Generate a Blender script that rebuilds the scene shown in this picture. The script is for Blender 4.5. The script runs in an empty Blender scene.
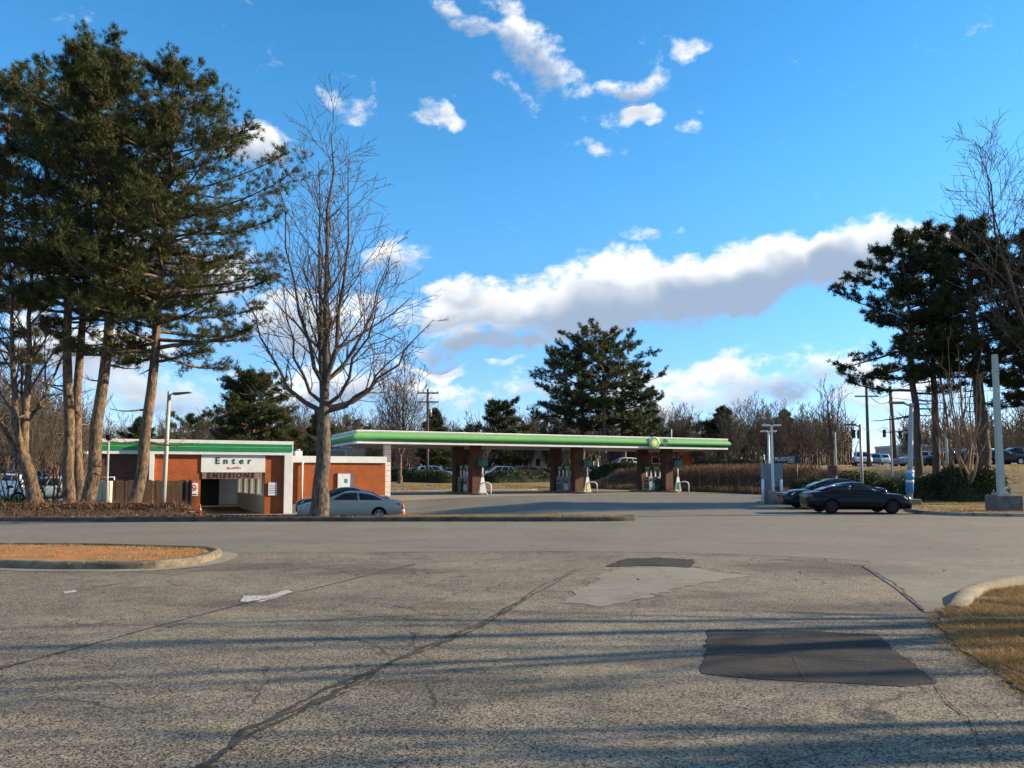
import bpy, bmesh, math, random
import numpy as np
from mathutils import Vector, Matrix, noise as mnoise

R = math.radians
rng = np.random.default_rng(7)
random.seed(11)
scene = bpy.context.scene
col = scene.collection

# ------------------------------------------------------------------ camera
F = 760.0; CX = 512.0; CY = 421.0; PITCH = R(4.0); EYE = 1.65
cam_d = bpy.data.cameras.new('camera')
cam = bpy.data.objects.new('camera', cam_d); col.objects.link(cam)
cam.location = (0, 0, EYE); cam.rotation_euler = (R(90) + PITCH, 0, 0)
cam_d.sensor_width = 36.0; cam_d.lens = 36.0 * F / 1024.0
cam_d.shift_y = (CY - 384.0) / 1024.0
cam_d.clip_start = 0.05; cam_d.clip_end = 5000
scene.camera = cam

def ray(px, py):
    a = (px - CX) / F; b = (CY - py) / F
    return Vector((a, math.cos(PITCH) - b * math.sin(PITCH), math.sin(PITCH) + b * math.cos(PITCH)))
def at(px, py, Y):
    d = ray(px, py); k = Y / d.y
    return Vector((d.x * k, Y, EYE + d.z * k))
def gp(px, py, z=0.0):
    d = ray(px, py); k = (z - EYE) / d.z
    return Vector((d.x * k, d.y * k, z))
def azel(px, py):
    d = ray(px, py).normalized()
    return math.atan2(d.x, d.y), math.asin(d.z)

# ------------------------------------------------------------------ sun, sky, exposure
SUN_EL = R(21.0); SUN_AZ = R(82.0)       # azimuth clockwise from the viewing direction
sdir = Vector((math.sin(SUN_AZ) * math.cos(SUN_EL), math.cos(SUN_AZ) * math.cos(SUN_EL), math.sin(SUN_EL)))
sl = bpy.data.lights.new('sun', 'SUN'); sl.energy = 5.0; sl.angle = R(0.53); sl.color = (1.0, 0.82, 0.56)
so = bpy.data.objects.new('sun', sl); col.objects.link(so)
so.rotation_euler = (-sdir).to_track_quat('-Z', 'Y').to_euler()
scene.view_settings.view_transform = 'Standard'; scene.view_settings.look = 'None'
scene.view_settings.exposure = 1.06; scene.view_settings.gamma = 1.0
scene.cycles.use_light_tree = False; scene.cycles.caustics_reflective = False; scene.cycles.caustics_refractive = False; scene.cycles.max_bounces = 5; scene.cycles.diffuse_bounces = 2; scene.cycles.glossy_bounces = 2; scene.cycles.transmission_bounces = 3; scene.cycles.transparent_max_bounces = 6

def build_world():
    w = bpy.data.worlds.new('World'); scene.world = w; w.use_nodes = True
    nt = w.node_tree; N = nt.nodes; L = nt.links; N.clear()
    out = N.new('ShaderNodeOutputWorld'); bg = N.new('ShaderNodeBackground')
    L.new(bg.outputs[0], out.inputs[0])
    sky = N.new('ShaderNodeTexSky'); sky.sky_type = 'NISHITA'; sky.sun_disc = False
    sky.sun_elevation = SUN_EL; sky.sun_rotation = SUN_AZ
    sky.altitude = 600; sky.air_density = 1.0; sky.dust_density = 0.1; sky.ozone_density = 2.5
    def M(op, a, b=None, c=None, clamp=False):
        n = N.new('ShaderNodeMath'); n.operation = op; n.use_clamp = clamp
        for i, v in enumerate((a, b, c)):
            if v is None: continue
            if isinstance(v, (int, float)): n.inputs[i].default_value = v
            else: L.new(v, n.inputs[i])
        return n.outputs[0]
    tc = N.new('ShaderNodeTexCoord'); sep = N.new('ShaderNodeSeparateXYZ'); L.new(tc.outputs['Generated'], sep.inputs[0])
    az = M('ARCTAN2', sep.outputs[0], sep.outputs[1]); el = M('ARCSINE', sep.outputs[2])
    ae = N.new('ShaderNodeCombineXYZ'); L.new(az, ae.inputs[0]); L.new(el, ae.inputs[1]); ae.inputs[2].default_value = 1.0
    wn = N.new('ShaderNodeTexNoise'); wn.inputs['Scale'].default_value = 11.0; wn.inputs['Detail'].default_value = 3; L.new(tc.outputs['Generated'], wn.inputs['Vector'])
    wa = N.new('ShaderNodeVectorMath'); wa.operation = 'SUBTRACT'; L.new(wn.outputs['Color'], wa.inputs[0]); wa.inputs[1].default_value = (.5, .5, .5)
    wb = N.new('ShaderNodeVectorMath'); wb.operation = 'MULTIPLY_ADD'; L.new(wa.outputs[0], wb.inputs[0]); wb.inputs[1].default_value = (.16, .085, 0); L.new(ae.outputs[0], wb.inputs[2])
    def noise(scale, detail, rough, sx=1, sy=1, sz=1, off=0.0, dist=0.0):
        mp = N.new('ShaderNodeMapping'); L.new(tc.outputs['Generated'], mp.inputs[0])
        mp.inputs['Scale'].default_value = (sx, sy, sz); mp.inputs['Location'].default_value = (off, off, off)
        n = N.new('ShaderNodeTexNoise'); L.new(mp.outputs[0], n.inputs['Vector'])
        n.inputs['Scale'].default_value = scale; n.inputs['Detail'].default_value = detail
        n.inputs['Roughness'].default_value = rough; n.inputs['Distortion'].default_value = dist
        return n.outputs['Fac']
    # clouds: (px, py, half width px, half height px, tilt deg, strength)
    blobs = [(480, 312, 110, 38, 6, 1.25), (600, 300, 170, 50, 9, 1.55), (735, 284, 160, 50, 10, 1.6), (850, 262, 115, 44, 12, 1.5),
             (560, 322, 150, 30, 6, 1.15), (920, 246, 80, 34, 8, 1.15),
             (450, 290, 50, 20, 0, 1.0), (480, 345, 95, 22, 2, 1.2), (445, 368, 75, 12, 0, .9),
             (535, 50, 68, 46, -32, 1.0), (470, 14, 62, 20, -18, .85), (505, 95, 45, 16, -10, .5), (620, 92, 66, 22, 3, .9), (622, 122, 46, 18, 0, .95),
             (430, 126, 44, 18, -8, .8), (345, 108, 80, 18, -8, .62), (700, 50, 44, 18, 0, .5), (585, 155, 30, 12, 0, .6), (690, 137, 30, 11, 0, .6),
             (262, 150, 66, 36, -5, 1.1), (395, 262, 56, 30, 0, 1.0), (170, 260, 130, 60, 0, .9), (300, 320, 130, 50, 0, .85), (90, 350, 140, 50, 0, .95),
             (740, 382, 140, 38, 2, 1.1), (830, 370, 90, 32, 0, .95), (640, 402, 120, 26, 0, .75), (540, 392, 90, 22, 0, .7), (345, 392, 150, 34, 0, .95),
             (180, 396, 120, 36, 0, .95), (20, 70, 45, 60, 0, .6), (40, 260, 70, 60, 0, .8),
             (920, 395, 150, 30, 0, .75), (660, 235, 46, 14, 0, .62)]
    n1 = noise(13.0, 6, 0.6, 1, 1, 1.5, 3.1, 0.0)
    n2 = noise(42.0, 4, 0.65, 1, 1, 1.5, 7.7)
    nz = M('MULTIPLY_ADD', M('SUBTRACT', n1, .5), 3.1, M('MULTIPLY', M('SUBTRACT', n2, .5), 1.5))
    def dot(v):
        d = N.new('ShaderNodeVectorMath'); d.operation = 'DOT_PRODUCT'; L.new(wb.outputs[0], d.inputs[0]); d.inputs[1].default_value = v; return d.outputs['Value']
    tot = None; wp = None
    for (px, py, rx, ry, tilt, s) in blobs:
        a, e = azel(px, py); da = abs(azel(px + rx, py)[0] - a); de = abs(azel(px, py - ry)[1] - e); c_, s_ = math.cos(R(tilt)), math.sin(R(tilt))
        q = dot((c_ / da, s_ / da, -(a * c_ + e * s_) / da)); p = dot((-s_ / de, c_ / de, (a * s_ - e * c_) / de))
        wv = M('MULTIPLY_ADD', M('MULTIPLY_ADD', q, q, M('MULTIPLY', p, p)), -s, s)
        tot = M('MAXIMUM', wv, 0.0 if tot is None else tot)
        if ry > 19 and rx > 48:
            w0 = M('MAXIMUM', wv, 0.0)
            wp = (M('MULTIPLY', w0, p), w0) if wp is None else (M('MULTIPLY_ADD', w0, p, wp[0]), M('ADD', wp[1], w0))
    # broken cloud goes on unseen all round, thickened for more neutral fill light
    out_az = N.new('ShaderNodeMapRange'); out_az.interpolation_type = 'SMOOTHSTEP'
    L.new(M('ABSOLUTE', az), out_az.inputs[0]); out_az.inputs[1].default_value = .62; out_az.inputs[2].default_value = .85
    big = M('MULTIPLY', M('MULTIPLY', M('SUBTRACT', noise(2.6, 2, .5, 1, 1, 2.4, 11.), .46), 6.0), out_az.outputs[0])
    tot = M('MAXIMUM', tot, big)
    dens = M('MULTIPLY_ADD', nz, .74, tot)
    mr = N.new('ShaderNodeMapRange'); mr.interpolation_type = 'SMOOTHSTEP'; L.new(dens, mr.inputs[0])
    mr.inputs[1].default_value = .36; mr.inputs[2].default_value = 1.06
    cover = M('MULTIPLY', mr.outputs[0], .95)
    up = M('DIVIDE', wp[0], M('ADD', wp[1], .05))
    shade = N.new('ShaderNodeMapRange'); shade.interpolation_type = 'SMOOTHSTEP'
    L.new(M('ADD', M('MULTIPLY_ADD', nz, .42, up), M('MULTIPLY_ADD', dens, -.55, .62)), shade.inputs[0])
    shade.inputs[1].default_value = -.30; shade.inputs[2].default_value = .55
    cc = N.new('ShaderNodeMix'); cc.data_type = 'RGBA'; L.new(shade.outputs[0], cc.inputs['Factor'])
    cc.inputs['A'].default_value = (1.75, 2.2, 2.85, 1); cc.inputs['B'].default_value = (5.3, 5.25, 5.05, 1)
    # clear blue of the photograph's sky
    hs = N.new('ShaderNodeHueSaturation'); hs.inputs['Saturation'].default_value = 1.3; hs.inputs['Value'].default_value = 1.0
    L.new(sky.outputs[0], hs.inputs['Color'])
    tint = N.new('ShaderNodeMix'); tint.data_type = 'RGBA'; tint.blend_type = 'MULTIPLY'; tint.inputs['Factor'].default_value = 1.0
    L.new(hs.outputs[0], tint.inputs['A']); tint.inputs['B'].default_value = (1.28, 1.34, 1.24, 1)
    lowd = N.new('ShaderNodeMapRange'); lowd.interpolation_type = 'SMOOTHSTEP'; L.new(el, lowd.inputs[0])      # clear dry air: the low sky stays blue all round
    lowd.inputs[1].default_value = -.02; lowd.inputs[2].default_value = .40; lowd.inputs[3].default_value = 0.0; lowd.inputs[4].default_value = 1.0
    lt = N.new('ShaderNodeMix'); lt.data_type = 'RGBA'; L.new(lowd.outputs[0], lt.inputs['Factor']); lt.inputs['A'].default_value = (.50, .52, .80, 1); lt.inputs['B'].default_value = (1, 1, 1, 1)
    vm = N.new('ShaderNodeVectorMath'); vm.operation = 'MULTIPLY'; L.new(tint.outputs['Result'], vm.inputs[0]); L.new(lt.outputs['Result'], vm.inputs[1])
    mix = N.new('ShaderNodeMix'); mix.data_type = 'RGBA'; L.new(cover, mix.inputs['Factor'])
    L.new(vm.outputs[0], mix.inputs['A']); L.new(cc.outputs['Result'], mix.inputs['B'])
    L.new(mix.outputs['Result'], bg.inputs['Color']); bg.inputs['Strength'].default_value = 0.108
    w.cycles.sampling_method = 'MANUAL'; w.cycles.sample_map_resolution = 512
build_world()

# ------------------------------------------------------------------ materials
MATS = {}
def new_mat(name):
    m = bpy.data.materials.new(name); m.use_nodes = True; MATS[name] = m
    return m, m.node_tree.nodes, m.node_tree.links, m.node_tree.nodes['Principled BSDF']
def mat(name, c1, c2=None, scale=4.0, rough=.7, metal=0.0, bump=0.0, bscale=30.0, detail=5, coat=0.0, spec=None, coords='Object', stretch=(1, 1, 1), sharp=(.35, .65)):
    if name in MATS: return MATS[name]
    m, N, L, b = new_mat(name)
    b.inputs['Roughness'].default_value = rough; b.inputs['Metallic'].default_value = metal
    if coat: b.inputs['Coat Weight'].default_value = coat; b.inputs['Coat Roughness'].default_value = .06
    if spec is not None: b.inputs['Specular IOR Level'].default_value = spec
    if c2 is None: c2 = tuple(x * .82 for x in c1)
    tc = N.new('ShaderNodeTexCoord'); mp = N.new('ShaderNodeMapping'); mp.inputs['Scale'].default_value = stretch
    L.new(tc.outputs[coords], mp.inputs[0])
    nz = N.new('ShaderNodeTexNoise'); nz.inputs['Scale'].default_value = scale; nz.inputs['Detail'].default_value = detail
    nz.inputs['Roughness'].default_value = .65
    L.new(mp.outputs[0], nz.inputs['Vector'])
    mr = N.new('ShaderNodeMapRange'); mr.inputs[1].default_value = sharp[0]; mr.inputs[2].default_value = sharp[1]; L.new(nz.outputs['Fac'], mr.inputs[0])
    mx = N.new('ShaderNodeMix'); mx.data_type = 'RGBA'; L.new(mr.outputs[0], mx.inputs['Factor'])
    mx.inputs['A'].default_value = (*c1, 1); mx.inputs['B'].default_value = (*c2, 1)
    L.new(mx.outputs['Result'], b.inputs['Base Color'])
    if bump:
        n2 = N.new('ShaderNodeTexNoise'); n2.inputs['Scale'].default_value = bscale; n2.inputs['Detail'].default_value = 4
        L.new(mp.outputs[0], n2.inputs['Vector'])
        bp = N.new('ShaderNodeBump'); bp.inputs['Strength'].default_value = bump; bp.inputs['Distance'].default_value = .02
        L.new(n2.outputs['Fac'], bp.inputs['Height']); L.new(bp.outputs[0], b.inputs['Normal'])
    return m
def leaf_mat(name, c1, c2, trans=.25):
    m, N, L, b = new_mat(name)
    b.inputs['Roughness'].default_value = .6; b.inputs['Specular IOR Level'].default_value = .25
    g = N.new('ShaderNodeNewGeometry'); mx = N.new('ShaderNodeMix'); mx.data_type = 'RGBA'
    nz = N.new('ShaderNodeTexNoise'); nz.inputs['Scale'].default_value = 1.1; nz.inputs['Detail'].default_value = 2
    L.new(g.outputs['Position'], nz.inputs['Vector'])
    ad = N.new('ShaderNodeMath'); ad.operation = 'MULTIPLY_ADD'; L.new(g.outputs['Random Per Island'], ad.inputs[0]); ad.inputs[1].default_value = .7
    sb = N.new('ShaderNodeMath'); sb.operation = 'MULTIPLY_ADD'; L.new(nz.outputs['Fac'], sb.inputs[0]); sb.inputs[1].default_value = 1.2; sb.inputs[2].default_value = -.45
    L.new(sb.outputs[0], ad.inputs[2]); ad.use_clamp = True
    L.new(ad.outputs[0], mx.inputs['Factor']); mx.inputs['A'].default_value = (*c1, 1); mx.inputs['B'].default_value = (*c2, 1)
    L.new(mx.outputs['Result'], b.inputs['Base Color'])
    tr = N.new('ShaderNodeBsdfTranslucent'); L.new(mx.outputs['Result'], tr.inputs['Color'])
    ms = N.new('ShaderNodeMixShader'); ms.inputs[0].default_value = trans
    L.new(b.outputs[0], ms.inputs[1]); L.new(tr.outputs[0], ms.inputs[2])
    L.new(ms.outputs[0], N['Material Output'].inputs['Surface'])
    return m
def brick_mat(name, c1, c2, mortar):
    m, N, L, b = new_mat(name); b.inputs['Roughness'].default_value = .85
    tc = N.new('ShaderNodeTexCoord'); sp = N.new('ShaderNodeSeparateXYZ'); L.new(tc.outputs['Object'], sp.inputs[0])
    cb = N.new('ShaderNodeCombineXYZ'); ad = N.new('ShaderNodeMath'); L.new(sp.outputs[0], ad.inputs[0]); L.new(sp.outputs[1], ad.inputs[1])
    L.new(ad.outputs[0], cb.inputs[0]); L.new(sp.outputs[2], cb.inputs[1])
    br = N.new('ShaderNodeTexBrick'); L.new(cb.outputs[0], br.inputs['Vector'])
    br.inputs['Color1'].default_value = (*c1, 1); br.inputs['Color2'].default_value = (*c2, 1); br.inputs['Mortar'].default_value = (*mortar, 1)
    br.inputs['Scale'].default_value = 1.0; br.inputs['Brick Width'].default_value = .21; br.inputs['Row Height'].default_value = .075
    br.inputs['Mortar Size'].default_value = .006; br.inputs['Bias'].default_value = -.1
    nz = N.new('ShaderNodeTexNoise'); nz.inputs['Scale'].default_value = 1.3; nz.inputs['Detail'].default_value = 6; L.new(tc.outputs['Object'], nz.inputs['Vector'])
    mx = N.new('ShaderNodeMix'); mx.data_type = 'RGBA'; mx.blend_type = 'MULTIPLY'; mx.inputs['Factor'].default_value = .7
    rp = N.new('ShaderNodeValToRGB'); rp.color_ramp.elements[0].position = .3; rp.color_ramp.elements[0].color = (.6, .55, .52, 1); rp.color_ramp.elements[1].position = .7
    L.new(nz.outputs['Fac'], rp.inputs[0]); L.new(br.outputs['Color'], mx.inputs['A']); L.new(rp.outputs[0], mx.inputs['B'])
    L.new(mx.outputs['Result'], b.inputs['Base Color'])
    bp = N.new('ShaderNodeBump'); bp.inputs['Strength'].default_value = .5; bp.inputs['Distance'].default_value = .008; bp.invert = True
    L.new(br.outputs['Fac'], bp.inputs['Height']); L.new(bp.outputs[0], b.inputs['Normal'])
    return m
def asphalt_mat(name, dark, light, spk=.5, spscale=70., crack=.6, patchy=.5, stain=.45):
    m, N, L, b = new_mat(name); b.inputs['Roughness'].default_value = .85; b.inputs['Specular IOR Level'].default_value = .3
    g = N.new('ShaderNodeNewGeometry'); P = g.outputs['Position']
    def nz(scale, det, off=0., rough=.6, st=(1, 1, 1)):
        mp = N.new('ShaderNodeMapping'); mp.inputs['Location'].default_value = (off, off * .7, 0); mp.inputs['Scale'].default_value = st; L.new(P, mp.inputs[0])
        n = N.new('ShaderNodeTexNoise'); n.inputs['Scale'].default_value = scale; n.inputs['Detail'].default_value = det; n.inputs['Roughness'].default_value = rough
        L.new(mp.outputs[0], n.inputs['Vector']); return n.outputs['Fac']
    def M(op, a, b_=None, c=None, clamp=False):
        n = N.new('ShaderNodeMath'); n.operation = op; n.use_clamp = clamp
        for i, v in enumerate((a, b_, c)):
            if v is None: continue
            if isinstance(v, (int, float)): n.inputs[i].default_value = v
            else: L.new(v, n.inputs[i])
        return n.outputs[0]
    vo = N.new('ShaderNodeTexVoronoi'); vo.inputs['Scale'].default_value = spscale; L.new(P, vo.inputs['Vector'])
    sv = N.new('ShaderNodeSeparateColor'); L.new(vo.outputs['Color'], sv.inputs[0])
    fac = M('ADD', M('MULTIPLY', M('SUBTRACT', sv.outputs[0], .5), spk), .5)
    fac = M('ADD', fac, M('MULTIPLY', M('SUBTRACT', nz(.35, 3, 3.), .5), patchy * 2.0))
    fac = M('ADD', fac, M('MULTIPLY', M('SUBTRACT', nz(3.0, 4, 9., .7), .5), patchy * 1.6))
    fac = M('ADD', fac, M('MULTIPLY', M('SUBTRACT', nz(30.0, 3, 1., .75), .5), patchy * 2.4), clamp=True)
    mx = N.new('ShaderNodeMix'); mx.data_type = 'RGBA'; L.new(fac, mx.inputs['Factor'])
    mx.inputs['A'].default_value = (*dark, 1); mx.inputs['B'].default_value = (*light, 1)
    res = mx.outputs['Result']
    st = N.new('ShaderNodeMapRange'); st.interpolation_type = 'SMOOTHSTEP'; L.new(nz(.55, 4, 60., .62, (.45, 1.0, 1)), st.inputs[0]); st.inputs[1].default_value = .50; st.inputs[2].default_value = .68; st.inputs[4].default_value = stain
    oil = N.new('ShaderNodeMapRange'); oil.interpolation_type = 'SMOOTHSTEP'; L.new(nz(1.7, 3, 90., .5), oil.inputs[0]); oil.inputs[1].default_value = .66; oil.inputs[2].default_value = .74; oil.inputs[4].default_value = stain * .9
    ms_ = N.new('ShaderNodeMix'); ms_.data_type = 'RGBA'; L.new(M('MAXIMUM', st.outputs[0], oil.outputs[0]), ms_.inputs['Factor']); L.new(res, ms_.inputs['A']); ms_.inputs['B'].default_value = (dark[0] * .9 + .012, dark[1] * .9 + .011, dark[2] * .9 + .010, 1)
    res = ms_.outputs['Result']
    # hairline crack net with its own gaps
    wv = N.new('ShaderNodeVectorMath'); wv.operation = 'MULTIPLY_ADD'
    nc = N.new('ShaderNodeTexNoise'); nc.inputs['Scale'].default_value = 1.6; nc.inputs['Detail'].default_value = 3; L.new(P, nc.inputs['Vector'])
    L.new(nc.outputs['Color'], wv.inputs[0]); wv.inputs[1].default_value = (.9, .9, 0); L.new(P, wv.inputs[2])
    vc = N.new('ShaderNodeTexVoronoi'); vc.feature = 'DISTANCE_TO_EDGE'; vc.inputs['Scale'].default_value = .42; L.new(wv.outputs[0], vc.inputs['Vector'])
    vf = N.new('ShaderNodeTexVoronoi'); vf.feature = 'DISTANCE_TO_EDGE'; vf.inputs['Scale'].default_value = 1.9; L.new(wv.outputs[0], vf.inputs['Vector'])
    def band(o, w0): 
        r = N.new('ShaderNodeMapRange'); L.new(o, r.inputs[0]); r.inputs[1].default_value = 0; r.inputs[2].default_value = w0; r.inputs[3].default_value = 1; r.inputs[4].default_value = 0
        return r.outputs[0]
    gate = N.new('ShaderNodeMapRange'); L.new(nz(.5, 1, 20.), gate.inputs[0]); gate.inputs[1].default_value = .46; gate.inputs[2].default_value = .56
    gate2 = N.new('ShaderNodeMapRange'); L.new(nz(.45, 1, 40.), gate2.inputs[0]); gate2.inputs[1].default_value = .55; gate2.inputs[2].default_value = .66
    ck = M('MAXIMUM', M('MULTIPLY', band(vc.outputs['Distance'], .010), gate.outputs[0]), M('MULTIPLY', band(vf.outputs['Distance'], .028), gate2.outputs[0]))
    ck = M('MULTIPLY', ck, crack)
    m2 = N.new('ShaderNodeMix'); m2.data_type = 'RGBA'; L.new(ck, m2.inputs['Factor']); L.new(res, m2.inputs['A']); m2.inputs['B'].default_value = (.018, .017, .017, 1)
    L.new(m2.outputs['Result'], b.inputs['Base Color'])
    bp = N.new('ShaderNodeBump'); bp.inputs['Strength'].default_value = .45; bp.inputs['Distance'].default_value = .004
    L.new(M('SUBTRACT', M('ADD', vo.outputs['Distance'], M('MULTIPLY', nz(40., 1), .6)), M('MULTIPLY', ck, 2.0)), bp.inputs['Height']); L.new(bp.outputs[0], b.inputs['Normal'])
    return m
def glass_mat(name, tint=(.012, .014, .017), clear=.0):
    m, N, L, b = new_mat(name)
    b.inputs['Base Color'].default_value = (*tint, 1); b.inputs['Roughness'].default_value = .05; b.inputs['Specular IOR Level'].default_value = .32
    if clear:
        tr = N.new('ShaderNodeBsdfTransparent'); tr.inputs[0].default_value = (.85, .9, .9, 1)
        ms = N.new('ShaderNodeMixShader'); ms.inputs[0].default_value = clear
        L.new(b.outputs[0], ms.inputs[1]); L.new(tr.outputs[0], ms.inputs[2]); L.new(ms.outputs[0], N['Material Output'].inputs['Surface'])
    return m

asphalt_drive = asphalt_mat('worn_asphalt', (.026, .022, .016), (.295, .248, .174), 1.2, 88., .7, .50, .5)
asphalt_road = asphalt_mat('road_asphalt', (.105, .094, .070), (.218, .194, .146), .45, 60., .5, .35)
asphalt_lot = asphalt_mat('lot_asphalt', (.094, .085, .068), (.195, .175, .137), .4, 50., .4, .5)
asphalt_patch = asphalt_mat('dark_patch', (.008, .0068, .0052), (.056, .045, .032), .7, 130., .5, .85)
asphalt_light = asphalt_mat('cement_patch', (.13, .117, .090), (.275, .248, .19), .5, 120., .3, .5)
concrete = asphalt_mat('concrete', (.16, .143, .112), (.31, .278, .218), .25, 130., .3, .5)
kerb_c = mat('kerb_concrete', (.27, .245, .20), (.11, .10, .085), 3.5, .9, bump=.4, detail=8, coords='Object')
paint_w = mat('worn_white_paint', (.46, .45, .42), (.20, .19, .165), 22, .85, sharp=(.42, .6))
tar = mat('tar', (.014, .013, .012), (.05, .045, .038), 14, .9)
soil_grass = mat('dry_turf', (.22, .155, .065), (.11, .075, .035), 1.4, .95, bump=.6, bscale=18, coords='Object', detail=8)
clay = mat('clay_soil', (.42, .135, .012), (.19, .105, .035), 2.2, .95, bump=.6, bscale=20, detail=8)
litter_m = mat('leaf_litter', (.075, .042, .024), (.03, .019, .012), 2.2, .95, bump=.8, bscale=14, detail=8)
brush_m = mat('brown_slope', (.15, .088, .05), (.075, .046, .028), 1.0, .95, bump=.8, bscale=9, detail=8)
white = mat('white_metal', (.78, .77, .73), (.66, .65, .61), 1.5, .45)
cream = mat('cream_paint', (.62, .56, .40), (.5, .45, .32), 2, .6)
green = mat('green_panel', (.012, .24, .075), (.010, .20, .062), .8, .35)
green_l = mat('light_green', (.20, .52, .17), (.17, .46, .15), .8, .35)
green_c = mat('canopy_green', (.17, .42, .12), (.15, .38, .11), .8, .3, coat=.15)
green_d = mat('dark_green', (.004, .085, .04), (.004, .06, .03), 2, .4)
brick = brick_mat('orange_brick', (.46, .105, .018), (.36, .075, .014), (.30, .13, .055))
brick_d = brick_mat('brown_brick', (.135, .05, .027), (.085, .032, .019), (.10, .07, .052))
wood_f = mat('fence_wood', (.12, .066, .036), (.065, .037, .022), 2.5, .85, stretch=(5, 5, .6), bump=.4)
black_m = mat('black_metal', (.008, .008, .009), (.012, .012, .012), 5, .45, spec=.25)
steel = mat('galvanised_steel', (.36, .37, .37), (.27, .28, .28), 3, .5, metal=.3)
pole_c = mat('pole_concrete', (.46, .45, .40), (.36, .35, .31), 2, .8, stretch=(3, 3, .5))
pole_w = mat('pole_wood', (.13, .085, .055), (.07, .048, .034), 3, .9, stretch=(8, 8, .5))
rubber = mat('rubber', (.008, .008, .008), (.012, .012, .012), 20, .85, spec=.2)
alloy = mat('alloy', (.32, .32, .33), (.28, .28, .29), 4, .35, metal=.8)
glass = glass_mat('car_glass'); pane_g = glass_mat('window_glass', (.10, .12, .13), .55)
orange = mat('cone_orange', (.72, .11, .02), (.6, .085, .02), 6, .6)
red = mat('sign_red', (.45, .02, .02), (.38, .02, .02), 5, .5)
yellow = mat('pump_yellow', (.72, .62, .06), (.66, .56, .05), 5, .5)
greyc = mat('grey_cabinet', (.13, .15, .165), (.10, .12, .13), 3, .5)
darksign = mat('dark_sign', (.012, .016, .024), (.018, .022, .03), 3, .35)
blue_b = mat('banner_blue', (.03, .26, .55), (.03, .22, .48), 4, .6)
grey_wall = mat('grey_wall', (.56, .53, .47), (.48, .455, .40), 2, .85)
floor_c = mat('shop_floor', (.34, .28, .17), (.24, .2, .13), 1.5, .8)
roof_g = mat('green_roof', (.02, .065, .05), (.016, .05, .04), 2, .6)
paper = mat('paper_notice', (.68, .68, .66), (.5, .52, .56), 9, .7)
hl_m = mat('headlamp', (.7, .72, .74), (.6, .62, .64), 8, .12, coat=.8)
tl_m = mat('tail_lamp', (.30, .008, .008), (.22, .006, .006), 8, .2, coat=.6)
bark_pine = mat('pine_bark', (.22, .145, .088), (.045, .030, .021), 4.5, .95, bump=1.0, bscale=9, sharp=(.38, .6), stretch=(2.6, 2.6, .9), detail=8, coords='Object')
bark_bare = mat('grey_bark', (.145, .112, .083), (.03, .025, .021), 5.5, .95, bump=1.0, bscale=12, sharp=(.38, .6), stretch=(2.4, 2.4, .9), detail=8, coords='Object')
twig_m = mat('twigs', (.085, .066, .052), (.045, .035, .029), 3, .9, coords='Object')
twig_far = mat('far_twigs', (.108, .078, .055), (.062, .046, .035), .6, .95, coords='Object')
twig_tan = mat('tan_twigs', (.36, .22, .12), (.2, .12, .07), 2, .9)
needle = leaf_mat('pine_needles', (.030, .042, .012), (.098, .105, .028), .22)
needle_b = leaf_mat('pine_needles_blue', (.022, .036, .012), (.07, .088, .026), .2)
needle_d = leaf_mat('pine_needles_dark', (.020, .030, .011), (.062, .072, .024), .22)
hedge_m = leaf_mat('hedge_leaves', (.016, .030, .008), (.055, .075, .020), .2)
hedge_fill = mat('hedge_filler', (.012, .018, .007), (.02, .026, .010), 6, .95)
straw = leaf_mat('straw_grass', (.20, .125, .042), (.46, .32, .13), .3)
brush_l = leaf_mat('brown_brush', (.075, .042, .023), (.25, .145, .08), .3)
dead_leaf = leaf_mat('dead_leaves', (.045, .022, .012), (.21, .10, .05), .1)

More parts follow.
